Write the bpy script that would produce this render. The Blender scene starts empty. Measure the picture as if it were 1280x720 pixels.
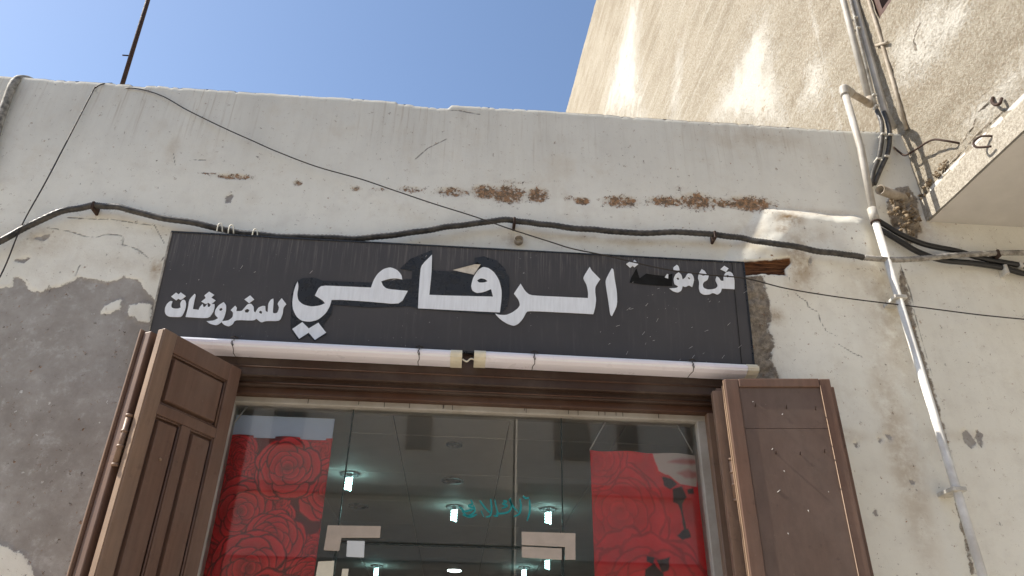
import bpy, bmesh, math, random
import numpy as np
from mathutils import Vector, Matrix
from mathutils.geometry import tessellate_polygon

random.seed(7)
scene = bpy.context.scene
COL = scene.collection

# ------------------------------------------------------------------ camera
FPX = 924.0
_X = np.array([17200, 883, FPX]); _X /= np.linalg.norm(_X)
_Z = np.array([33, -1610, FPX]); _Z -= _X * (_X @ _Z); _Z /= np.linalg.norm(_Z)
_Y = np.cross(_Z, _X)
RM = np.stack([_X, _Y, _Z])            # camera (x right, y down, z forward) -> world
CAM = np.array([0.0, -4.0, 1.6])       # facade is the plane y = 0

cam_d = bpy.data.cameras.new('camera')
cam_d.sensor_width = 36.0
cam_d.lens = FPX / 1280 * 36
cam_d.clip_start = 0.05
cam_d.clip_end = 2000
cam = bpy.data.objects.new('camera', cam_d)
COL.objects.link(cam)
M4 = Matrix.Identity(4)
for i in range(3):
    M4[i][0] = RM[i][0]; M4[i][1] = -RM[i][1]; M4[i][2] = -RM[i][2]; M4[i][3] = CAM[i]
cam.matrix_world = M4
scene.camera = cam

# ------------------------------------------------------------------ sky and sun
SUN = Vector((-0.68, 0.020, 0.73)).normalized()
world = bpy.data.worlds.new('World'); scene.world = world; world.use_nodes = True
wn = world.node_tree
sky = wn.nodes.new('ShaderNodeTexSky'); sky.sky_type = 'NISHITA'; sky.sun_disc = False
sky.sun_elevation = math.asin(SUN.z); sky.sun_rotation = math.atan2(SUN.x, SUN.y)
sky.air_density = 1.0; sky.dust_density = 0.7; sky.ozone_density = 1.3; sky.altitude = 20
bg = wn.nodes['Background']; bg.inputs['Strength'].default_value = 0.114
wn.links.new(sky.outputs['Color'], bg.inputs['Color'])
sun_d = bpy.data.lights.new('sun', 'SUN'); sun_d.energy = 4.6; sun_d.angle = math.radians(0.5)
sun_d.color = (1.0, 0.93, 0.82)
sun = bpy.data.objects.new('sun', sun_d); COL.objects.link(sun)
sun.rotation_euler = (-SUN).to_track_quat('-Z', 'Y').to_euler()
sun.location = (-20, 2, 30)
vs = scene.view_settings
vs.view_transform = 'Standard'; vs.look = 'None'; vs.exposure = 0.92; vs.gamma = 1.0
vs.use_curve_mapping = False
scene.cycles.use_denoising = True
scene.cycles.max_bounces = 10
scene.cycles.transparent_max_bounces = 12
scene.cycles.sample_clamp_indirect = 6

# ------------------------------------------------------------------ geometry of the place
def ray(px, py): return RM @ np.array([px - 640.0, py - 360.0, FPX])
def onY(px, py, y=0.0):
    d = ray(px, py); return CAM + d * (y - CAM[1]) / d[1]
def onZ(px, py, z):
    d = ray(px, py); return CAM + d * (z - CAM[2]) / d[2]
def onPlane(px, py, P, n):
    d = ray(px, py); return CAM + d * (((P - CAM) @ n) / (d @ n))
SD = np.array([-0.0524, 0.9986, 0.0])              # run of the neighbour's side wall
SP = np.array([3.13, 0.0, 0.0]); SN = np.array([SD[1], -SD[0], 0.0])
def onS(px, py, off=0.0): return onPlane(px, py, SP - SN * off, SN)

# ------------------------------------------------------------------ helpers
def put(o, parent=None):
    COL.objects.link(o)
    if parent is not None: o.parent = parent
    return o
def tag(o, label=None, cat=None, group=None, kind=None):
    if label: o['label'] = label
    if cat: o['category'] = cat
    if group: o['group'] = group
    if kind: o['kind'] = kind
    return o
def empty(name, loc=(0, 0, 0), label=None, cat=None, group=None, rz=0.0):
    o = bpy.data.objects.new(name, None); o.empty_display_size = 0.1
    o.location = loc; o.rotation_euler = (0, 0, rz); COL.objects.link(o)
    return tag(o, label, cat, group)
def mesh(name, verts, faces, mat, parent=None, smooth=False):
    m = bpy.data.meshes.new(name)
    m.from_pydata([tuple(map(float, v)) for v in verts], [], [tuple(f) for f in faces])
    m.update()
    if mat: m.materials.append(mat)
    if smooth: m.polygons.foreach_set('use_smooth', [True] * len(m.polygons))
    o = bpy.data.objects.new(name, m)
    # geometry is written in world space: bring it into the parent's frame
    if parent is not None and getattr(parent, '_w', None) is None:
        o.matrix_parent_inverse = Matrix.Identity(4)
    return put(o, parent)
def bm_obj(name, bm, mat, parent=None, smooth=False):
    m = bpy.data.meshes.new(name); bm.to_mesh(m); bm.free()
    if mat: m.materials.append(mat)
    if smooth: m.polygons.foreach_set('use_smooth', [True] * len(m.polygons))
    return put(bpy.data.objects.new(name, m), parent)
def bbox_bm(bm, lo, hi, bev=0.0, segs=1):
    r = bmesh.ops.create_cube(bm, size=1.0)
    vs_ = r['verts']
    for v in vs_:
        v.co = Vector([(lo[i] + hi[i]) / 2 + v.co[i] * (hi[i] - lo[i]) for i in range(3)])
    if bev > 0:
        es = list({e for v in vs_ for e in v.link_edges})
        bmesh.ops.bevel(bm, geom=es, offset=bev, segments=segs, affect='EDGES', profile=0.5)
def box(name, lo, hi, mat, parent=None, bev=0.0, segs=1):
    bm = bmesh.new(); bbox_bm(bm, lo, hi, bev, segs)
    return bm_obj(name, bm, mat, parent)
def smooth_path(pts, n=8):
    P = [np.array(p, float) for p in pts]
    if len(P) < 3: return P
    out = []
    for i in range(len(P) - 1):
        p0 = P[max(i - 1, 0)]; p1 = P[i]; p2 = P[i + 1]; p3 = P[min(i + 2, len(P) - 1)]
        for k in range(n):
            t = k / n
            out.append(0.5 * ((2 * p1) + (p2 - p0) * t + (2 * p0 - 5 * p1 + 4 * p2 - p3) * t * t + (3 * p1 - p0 - 3 * p2 + p3) * t ** 3))
    out.append(P[-1]); return out
def tube_data(path, rad, seg=10, caps=True):
    P = [Vector(p) for p in path]; n = len(P); V = []; F = []
    prev = None
    for i, p in enumerate(P):
        t = (P[min(i + 1, n - 1)] - P[max(i - 1, 0)]).normalized()
        if prev is None:
            a = t.orthogonal().normalized()
        else:
            a = (prev - t * prev.dot(t))
            a = a.normalized() if a.length > 1e-6 else t.orthogonal().normalized()
        prev = a; b = t.cross(a)
        r = rad(i) if callable(rad) else rad
        for k in range(seg):
            an = 2 * math.pi * k / seg
            V.append(p + (a * math.cos(an) + b * math.sin(an)) * r)
    for i in range(n - 1):
        for k in range(seg):
            k2 = (k + 1) % seg
            F.append((i * seg + k, i * seg + k2, (i + 1) * seg + k2, (i + 1) * seg + k))
    if caps:
        F.append(tuple(range(seg))[::-1]); F.append(tuple((n - 1) * seg + k for k in range(seg)))
    return V, F
def tube(name, path, rad, mat, parent=None, seg=10, smooth=True, caps=True):
    V, F = tube_data(path, rad, seg, caps)
    return mesh(name, V, F, mat, parent, smooth)
def prism(name, polys, fn, thick, mat, parent=None):
    """polygon (outer, holes...) in 2D -> slab; fn(u, v, d) gives the point d proud of the plane"""
    idx = []; flat = []
    rings = [[Vector((p[0], p[1], 0)) for p in r] for r in polys]
    tris = tessellate_polygon(rings)
    flat = [p for r in rings for p in r]; n = len(flat)
    V = [fn(p.x, p.y, thick) for p in flat] + [fn(p.x, p.y, 0) for p in flat]
    F = [tuple(t) for t in tris]
    off = 0
    for r in rings:
        for i in range(len(r)):
            a = off + i; b = off + (i + 1) % len(r)
            F.append((a, b, b + n, a + n))
        off += len(r)
    o = mesh(name, V, F, mat, parent)
    bm = bmesh.new(); bm.from_mesh(o.data); bmesh.ops.recalc_face_normals(bm, faces=bm.faces); bm.to_mesh(o.data); bm.free()
    return o

# ---- numpy noise
def _h(ix, iy, s):
    n = (ix * 374761393 + iy * 668265263 + s * 1442695041) & 0xffffffff
    n = ((n ^ (n >> 13)) * 1274126177) & 0xffffffff
    return ((n ^ (n >> 16)) & 0xffff) / 65535.0
def vnoise(x, y, s=0):
    x = np.asarray(x, float); y = np.asarray(y, float)
    ix = np.floor(x).astype(np.int64); iy = np.floor(y).astype(np.int64)
    fx = x - ix; fy = y - iy; fx = fx * fx * (3 - 2 * fx); fy = fy * fy * (3 - 2 * fy)
    a = _h(ix, iy, s); b = _h(ix + 1, iy, s); c = _h(ix, iy + 1, s); d = _h(ix + 1, iy + 1, s)
    return (a * (1 - fx) + b * fx) * (1 - fy) + (c * (1 - fx) + d * fx) * fy
def fbm(x, y, s=0, o=4):
    t = 0; a = 0.5
    for i in range(o):
        t = t + a * vnoise(x * 2 ** i, y * 2 ** i, s + i); a *= 0.5
    return t
def seg_dist(x, y, pts, closed=False):
    d = np.full(x.shape, 1e9); P = list(pts)
    rng = range(len(P) if closed else len(P) - 1)
    for i in rng:
        ax, ay = P[i]; bx, by = P[(i + 1) % len(P)]
        dx, dy = bx - ax, by - ay; L = dx * dx + dy * dy + 1e-12
        t = np.clip(((x - ax) * dx + (y - ay) * dy) / L, 0, 1)
        d = np.minimum(d, np.hypot(x - ax - t * dx, y - ay - t * dy))
    return d
def inside(x, y, P):
    r = np.zeros(x.shape, bool); n = len(P)
    for i in range(n):
        ax, ay = P[i]; bx, by = P[(i + 1) % n]
        if ay == by: continue
        c = ((ay > y) != (by > y)) & (x < (bx - ax) * (y - ay) / (by - ay) + ax)
        r ^= c
    return r
def sdf(x, y, P):
    d = seg_dist(x, y, P, True)
    return np.where(inside(x, y, P), d, -d)
def sstep(a, b, t):
    t = np.clip((t - a) / (b - a), 0, 1); return t * t * (3 - 2 * t)
def grid_mesh(name, nu, nv, co, keep, mat, parent, attrs=None, cols=None, smooth=True):
    """co (nu*nv,3) row-major u fastest; keep mask (nu-1)*(nv-1)"""
    i = np.arange(nu - 1)[None, :]; j = np.arange(nv - 1)[:, None]
    a = (j * nu + i).ravel(); q = np.stack([a, a + 1, a + 1 + nu, a + nu], 1)
    if keep is not None: q = q[keep.ravel()]
    used = np.zeros(nu * nv, bool); used[q.ravel()] = True
    remap = np.cumsum(used) - 1
    q = remap[q]; co = co[used]
    m = bpy.data.meshes.new(name)
    m.vertices.add(len(co)); m.vertices.foreach_set('co', co.astype(np.float32).ravel())
    m.loops.add(q.size); m.loops.foreach_set('vertex_index', q.astype(np.int32).ravel())
    m.polygons.add(len(q)); m.polygons.foreach_set('loop_start', np.arange(0, q.size, 4, dtype=np.int32))
    m.update(calc_edges=True)
    if smooth: m.polygons.foreach_set('use_smooth', np.ones(len(q), bool))
    for k, v in (attrs or {}).items():
        at = m.attributes.new(k, 'FLOAT', 'POINT'); at.data.foreach_set('value', v.ravel()[used].astype(np.float32))
    for k, v in (cols or {}).items():
        at = m.attributes.new(k, 'FLOAT_COLOR', 'POINT'); at.data.foreach_set('color', v.reshape(-1, 4)[used].astype(np.float32).ravel())
    m.materials.append(mat); m.validate()
    return put(bpy.data.objects.new(name, m), parent)

# ------------------------------------------------------------------ materials
class NT:
    def __init__(s, name):
        s.m = bpy.data.materials.new(name); s.m.use_nodes = True
        s.t = s.m.node_tree; s.b = s.t.nodes['Principled BSDF']; s.out = s.t.nodes['Material Output']
        s._c = None
    def n(s, ty, **k):
        x = s.t.nodes.new('ShaderNode' + ty)
        for a, v in k.items(): setattr(x, a, v)
        return x
    def set(s, sock, v):
        if isinstance(v, bpy.types.NodeSocket): s.t.links.new(v, sock)
        elif isinstance(v, (tuple, list)) and len(v) == 3 and sock.type == 'RGBA': sock.default_value = (*v, 1)
        else: sock.default_value = v
    def coord(s, scale=(1, 1, 1), which='Object'):
        if s._c is None: s._c = s.n('TexCoord')
        mp = s.n('Mapping'); mp.inputs['Scale'].default_value = scale
        s.t.links.new(s._c.outputs[which], mp.inputs['Vector']); return mp.outputs['Vector']
    def noise(s, sc=5, det=6, rough=0.6, scale=(1, 1, 1), dist=0.0):
        x = s.n('TexNoise'); x.inputs['Scale'].default_value = sc; x.inputs['Detail'].default_value = det
        x.inputs['Roughness'].default_value = rough; x.inputs['Distortion'].default_value = dist
        s.t.links.new(s.coord(scale), x.inputs['Vector']); return x.outputs['Fac']
    def voro(s, sc, feat='F1', scale=(1, 1, 1)):
        x = s.n('TexVoronoi', feature=feat); x.inputs['Scale'].default_value = sc
        s.t.links.new(s.coord(scale), x.inputs['Vector']); return x.outputs['Distance']
    def math(s, op, a, b=0.0, clamp=False):
        x = s.n('Math', operation=op, use_clamp=clamp); s.set(x.inputs[0], a); s.set(x.inputs[1], b); return x.outputs[0]
    def ramp(s, v, lo, hi, a=0.0, b=1.0, smooth=True):
        x = s.n('MapRange', interpolation_type='SMOOTHSTEP' if smooth else 'LINEAR')
        s.set(x.inputs[0], v)
        for i, q in zip((1, 2, 3, 4), (lo, hi, a, b)): s.set(x.inputs[i], q)
        return x.outputs[0]
    def mix(s, f, a, b, blend='MIX'):
        x = s.n('Mix', data_type='RGBA', blend_type=blend); s.set(x.inputs[0], f); s.set(x.inputs[6], a); s.set(x.inputs[7], b); return x.outputs[2]
    def attr(s, name, out='Fac'):
        x = s.n('Attribute', attribute_name=name); return x.outputs[out]
    def bump(s, h, strength=0.5, dist=0.01, normal=None):
        x = s.n('Bump'); x.inputs['Strength'].default_value = strength; x.inputs['Distance'].default_value = dist
        s.set(x.inputs['Height'], h)
        if normal is not None: s.t.links.new(normal, x.inputs['Normal'])
        return x.outputs['Normal']
    def done(s, col=None, rough=None, normal=None, spec=None, metal=None):
        if col is not None: s.set(s.b.inputs['Base Color'], col)
        if rough is not None: s.set(s.b.inputs['Roughness'], rough)
        if normal is not None: s.set(s.b.inputs['Normal'], normal)
        if spec is not None: s.set(s.b.inputs['Specular IOR Level'], spec)
        if metal is not None: s.set(s.b.inputs['Metallic'], metal)
        return s.m

def simple(name, c, rough=0.6, var=0.25, sc=8, bump=0.15, bsc=60, spec=0.3, metal=0.0, c2=None, scale=(1, 1, 1)):
    t = NT(name)
    f = t.ramp(t.noise(sc, 5, 0.65, scale), 0.3, 0.7)
    d = c2 or tuple(x * (1 - var) for x in c)
    col = t.mix(f, c, d)
    return t.done(col, t.ramp(t.noise(sc * 3, 3), 0.3, 0.7, max(rough - 0.1, 0.02), min(rough + 0.12, 1)), t.bump(t.noise(bsc, 4), bump, 0.004), spec, metal)

def mat_facade():
    t = NT('painted_plaster')
    big = t.noise(0.9, 5, 0.6); mid = t.noise(5, 6, 0.65); fine = t.noise(38, 5, 0.7)
    paint = t.mix(t.ramp(big, 0.3, 0.7), (0.87, 0.855, 0.77), (0.81, 0.79, 0.70))
    paint = t.mix(t.ramp(mid, 0.45, 0.75, 0, 0.4), paint, (0.62, 0.585, 0.52))
    paint = t.mix(t.math('MULTIPLY', t.attr('dirt'), t.ramp(t.noise(1.7, 5, 0.65, (1.6, 1, .5)), 0.2, 0.75, 0.45, 0.95)), paint, (0.62, 0.605, 0.545))
    # rain streaks, strongest under the parapet edge
    dr = t.noise(2.2, 6, 0.7, (5.0, 1, 0.35)); dr2 = t.noise(8.0, 6, 0.65, (5.0, 1, 0.16)); zone = t.ramp(t.noise(0.7, 3, 0.5), 0.40, 0.62, 0.25, 1.3)
    topf = t.attr('topf')
    k = t.math('MULTIPLY', t.ramp(dr, 0.46, 0.66), t.math('ADD', t.math('MULTIPLY', topf, 0.15), 0.05))
    paint = t.mix(t.math('MULTIPLY', k, zone, True), paint, (0.46, 0.40, 0.32))
    k = t.math('MULTIPLY', t.ramp(dr2, 0.54, 0.66), t.math('MULTIPLY', t.math('MULTIPLY', topf, zone), 0.34), True)
    paint = t.mix(k, paint, (0.36, 0.28, 0.20))
    bl_ = t.ramp(t.noise(2.6, 7, 0.72), 0.50, 0.72, 0, 0.42)
    paint = t.mix(bl_, paint, (0.60, 0.53, 0.42))
    # brown washes with a shape of their own, and dimming of the sunlit bulge
    st = t.math('MULTIPLY', t.attr('stain_dim'), t.ramp(t.noise(9, 6, 0.7), 0.3, 0.62), True)
    paint = t.mix(st, paint, (0.36, 0.245, 0.13))
    # specks
    sp = t.math('MULTIPLY', t.ramp(t.math('ADD', t.voro(6.3), t.math('MULTIPLY', t.noise(30, 4, .7), .10)), 0.10, 0.075), t.ramp(t.noise(3.1, 2), 0.52, 0.60))
    sp2 = t.math('MULTIPLY', t.ramp(t.noise(70, 3, 0.6), 0.70, 0.74), t.ramp(t.noise(2.3, 3), 0.50, 0.62))
    paint = t.mix(t.math('MULTIPLY', sp, 0.45), paint, (0.16, 0.14, 0.12))
    paint = t.mix(t.math('MULTIPLY', sp2, 0.5), paint, (0.24, 0.19, 0.14))
    # bare cement where the paint has come off
    edge = t.math('ADD', t.attr('peel'), t.math('MULTIPLY', t.math('SUBTRACT', t.noise(16, 7, 0.78), 0.5), 0.075))
    peel = t.ramp(edge, -0.002, 0.003, smooth=False)
    cm = t.mix(t.ramp(t.noise(3.5, 7, 0.7), 0.32, 0.68), (0.30, 0.275, 0.248), (0.42, 0.398, 0.37))
    cm = t.mix(t.ramp(t.noise(1.3, 4, 0.6), 0.45, 0.7, 0, 0.5), cm, (0.235, 0.21, 0.185))
    cm = t.mix(t.ramp(t.noise(7, 8, 0.8), 0.53, 0.68, 0, 0.85), cm, (0.50, 0.485, 0.465))
    chip = t.math('MULTIPLY', t.ramp(t.noise(21, 3, 0.55), 0.69, 0.705), t.ramp(t.noise(2.6, 2), 0.45, 0.55))
    cm = t.mix(chip, cm, (0.62, 0.61, 0.58))
    col = t.mix(peel, paint, cm)
    # rough cement strip
    se = t.math('ADD', t.attr('strip'), t.math('MULTIPLY', t.math('SUBTRACT', t.noise(22, 5, 0.7), 0.5), 0.07))
    strip = t.ramp(se, -0.004, 0.008)
    sc_ = t.mix(t.ramp(t.noise(30, 6, 0.75), 0.35, 0.65), (0.15, 0.12, 0.09), (0.36, 0.31, 0.25))
    col = t.mix(t.math('MULTIPLY', strip, 0.92), col, sc_)
    # rusted spalls over the reinforcing bar
    ru = t.math('ADD', t.attr('rust'), t.math('MULTIPLY', t.math('SUBTRACT', t.noise(24, 8, 0.85), 0.5), 7.0))
    rust = t.ramp(ru, 0.72, 0.90)
    rc = t.mix(t.ramp(t.noise(34, 6, 0.8), 0.43, 0.57), (0.035, 0.02, 0.013), (0.38, 0.19, 0.08))
    col = t.mix(rust, col, rc)
    halo = t.math('MULTIPLY', t.ramp(t.attr('rust'), 0.10, 0.9), 0.30)
    col = t.mix(halo, col, (0.46, 0.36, 0.26))
    # wood wedge left in the wall
    wd = t.ramp(t.attr('wood'), -0.002, 0.006)
    wc = t.mix(t.ramp(t.noise(6, 6, 0.7, (1, 1, 14)), 0.35, 0.65), (0.028, 0.013, 0.008), (0.19, 0.082, 0.034))
    col = t.mix(wd, col, wc)
    # cracks
    ck = t.math('ADD', t.attr('crack'), t.math('MULTIPLY', t.math('SUBTRACT', t.noise(30, 5, 0.75), 0.5), 0.009))
    crack = t.ramp(ck, t.ramp(t.noise(5, 3), 0.35, 0.65, 0.0045, 0.0085), 0.002)
    col = t.mix(t.math('MULTIPLY', crack, 0.7), col, (0.10, 0.085, 0.07))
    h = t.math('ADD', t.math('MULTIPLY', mid, 0.5), t.math('MULTIPLY', fine, 0.28))
    h = t.math('ADD', h, t.math('MULTIPLY', t.math('MULTIPLY', t.math('ADD', rust, strip), t.noise(45, 5, 0.7)), 1.6))
    h = t.math('SUBTRACT', h, t.math('MULTIPLY', peel, 0.35))
    h = t.math('SUBTRACT', h, t.math('MULTIPLY', crack, 0.6))
    return t.done(col, 0.88, t.bump(h, 0.5, 0.012), 0.2)

def mat_stucco():
    t = NT('roughcast_stucco')
    big = t.noise(0.8, 5, 0.6)
    far = t.attr('far'); run = t.noise(1.6, 6, 0.7, (1, 0.5, 2.2))
    grit = t.noise(40, 6, 0.8); grit2 = t.noise(90, 3, 0.6)
    col = t.mix(t.ramp(run, 0.34, 0.66), (0.325, 0.278, 0.21), (0.45, 0.40, 0.32))
    col = t.mix(t.ramp(big, 0.40, 0.68, 0, 0.6), col, (0.46, 0.415, 0.335))
    streak = t.noise(3.2, 5, 0.7, (1, 0.22, 4.0))
    col = t.mix(t.math('MULTIPLY', t.ramp(streak, 0.54, 0.66, 0, 0.7), far), col, (0.54, 0.505, 0.43))
    col = t.mix(t.ramp(grit, 0.50, 0.60, 0, 0.62), col, (0.26, 0.205, 0.14))
    col = t.mix(t.ramp(grit, 0.47, 0.38, 0, 0.65), col, (0.60, 0.555, 0.465))
    pe = t.math('ADD', t.attr('patch'), t.math('ADD', t.math('MULTIPLY', t.math('SUBTRACT', t.noise(4, 6, 0.7), 0.5), 1.5), t.math('MULTIPLY', t.math('SUBTRACT', t.noise(45, 4, 0.7), 0.5), 1.7)))
    patch = t.ramp(pe, -0.35, 0.50, 0, 0.72)
    pc = t.mix(t.ramp(t.noise(6, 5, 0.7), 0.5, 0.75, 0, 0.5), (0.56, 0.54, 0.49), (0.46, 0.425, 0.36))
    pc = t.mix(t.ramp(t.noise(7, 4, 0.65, (1, 0.7, 2)), 0.64, 0.69), pc, (0.30, 0.23, 0.14))
    col = t.mix(patch, col, pc)
    slab = t.ramp(t.attr('slab'), -0.01, 0.02)
    sc_ = t.mix(t.ramp(t.noise(55, 4, 0.7), 0.35, 0.65), (0.28, 0.25, 0.205), (0.45, 0.415, 0.35))
    col = t.mix(slab, col, sc_)
    ck = t.math('ADD', t.attr('crack'), t.math('MULTIPLY', t.math('SUBTRACT', t.noise(12, 4, 0.7), 0.5), 0.05))
    crack = t.ramp(ck, 0.012, 0.004)
    col = t.mix(t.math('MULTIPLY', crack, 0.6), col, (0.16, 0.125, 0.09))
    amp = t.math('SUBTRACT', 1.0, t.math('MULTIPLY', t.math('MAXIMUM', patch, slab), 0.78))
    h = t.math('MULTIPLY', t.math('ADD', grit, t.math('MULTIPLY', grit2, 0.4)), amp)
    h = t.math('SUBTRACT', h, t.math('MULTIPLY', crack, 0.8))
    return t.done(col, 0.93, t.bump(h, 1.0, 0.038), 0.15)

def mat_wood(name, a, b, gr=(6, 6, 0.5), rough=0.5, wear=0.25):
    t = NT(name)
    g = t.noise(6, 7, 0.7, gr); d = t.noise(2.4, 5, 0.65)
    col = t.mix(t.ramp(g, 0.3, 0.7), a, b)
    col = t.mix(t.ramp(d, 0.45, 0.75, 0, 0.6), col, tuple(x * 1.25 for x in a))
    gr2 = t.noise(1.1, 6, 0.7)
    col = t.mix(t.ramp(gr2, 0.42, 0.72, 0, 0.28), col, (0.20, 0.165, 0.14))
    col = t.mix(t.ramp(t.noise(14, 6, 0.75), 0.56, 0.74, 0, 0.5), col, tuple(x * .5 for x in b))
    ds = t.ramp(t.noise(60, 3, 0.6), 0.69, 0.74)
    col = t.mix(t.math('MULTIPLY', ds, wear), col, (0.42, 0.34, 0.26))
    return t.done(col, t.ramp(d, 0.3, 0.7, rough - 0.1, rough + 0.15), t.bump(g, 0.18, 0.004), 0.35)

def mat_sign():
    t = NT('black_sign_film')
    sc_ = t.noise(7, 6, 0.7, (7, 1, 0.5)); d = t.noise(2.0, 5, 0.6)
    col = t.mix(t.ramp(d, 0.3, 0.7), (0.060, 0.058, 0.062), (0.072, 0.069, 0.072))
    col = t.mix(t.ramp(sc_, 0.52, 0.74, 0, 0.5), col, (0.105, 0.10, 0.10))
    topf = t.attr('topf')
    st = t.noise(11, 5, 0.7, (8, 1, 0.25))
    col = t.mix(t.math('MULTIPLY', t.ramp(st, 0.50, 0.66), t.math('MULTIPLY', topf, 0.55)), col, (0.19, 0.178, 0.168))
    sp = t.math('MULTIPLY', t.ramp(t.noise(85, 2, 0.5), 0.735, 0.76), t.ramp(t.noise(2.2, 3), 0.48, 0.6))
    col = t.mix(sp, col, (0.42, 0.40, 0.38))
    w = t.bump(t.noise(3.5, 3, 0.5, (1.5, 1, 0.6)), 0.25, 0.02)
    return t.done(col, t.ramp(d, 0.3, 0.7, 0.42, 0.55), w, 0.35)

def mat_glass(tint=(0.93, 0.95, 0.94), refl=1.0):
    t = NT('window_glass')
    tr = t.n('BsdfTransparent'); tr.inputs['Color'].default_value = (*tint, 1)
    gl = t.n('BsdfGlossy'); gl.inputs['Roughness'].default_value = 0.0; gl.inputs['Color'].default_value = (1, 1, 1, 1)
    fr = t.n('Fresnel'); fr.inputs['IOR'].default_value = 1.52
    mx = t.n('MixShader')
    t.t.links.new(t.math('MULTIPLY', fr.outputs[0], refl, True), mx.inputs[0])
    t.t.links.new(tr.outputs[0], mx.inputs[1]); t.t.links.new(gl.outputs[0], mx.inputs[2])
    df = t.n('BsdfDiffuse'); df.inputs['Color'].default_value = (0.78, 0.75, 0.70, 1)
    m2 = t.n('MixShader')
    dust_haze = t.math('ADD', t.ramp(t.noise(1.6, 5, 0.65), 0.35, 0.7, 0.011, 0.024), t.ramp(t.noise(9, 5, 0.7, (1, 1, .35)), 0.55, 0.75, 0, 0.016))  # diffuse dust film, also standing in for the haze of reflected walls
    t.t.links.new(dust_haze, m2.inputs[0]); t.t.links.new(mx.outputs[0], m2.inputs[1]); t.t.links.new(df.outputs[0], m2.inputs[2])
    t.t.links.new(m2.outputs[0], t.out.inputs['Surface'])
    return t.m
def mat_emit(name, c, s):
    t = NT(name); t.b.inputs['Emission Color'].default_value = (*c, 1); t.b.inputs['Emission Strength'].default_value = s
    t.b.inputs['Base Color'].default_value = (0.8, 0.8, 0.8, 1); return t.m
def mat_print(name, rough=0.55):
    t = NT(name)
    wv = t.noise(220, 2, 0.5)
    return t.done(t.attr('print', 'Color'), rough, t.bump(wv, 0.1, 0.001), 0.3)

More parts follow.
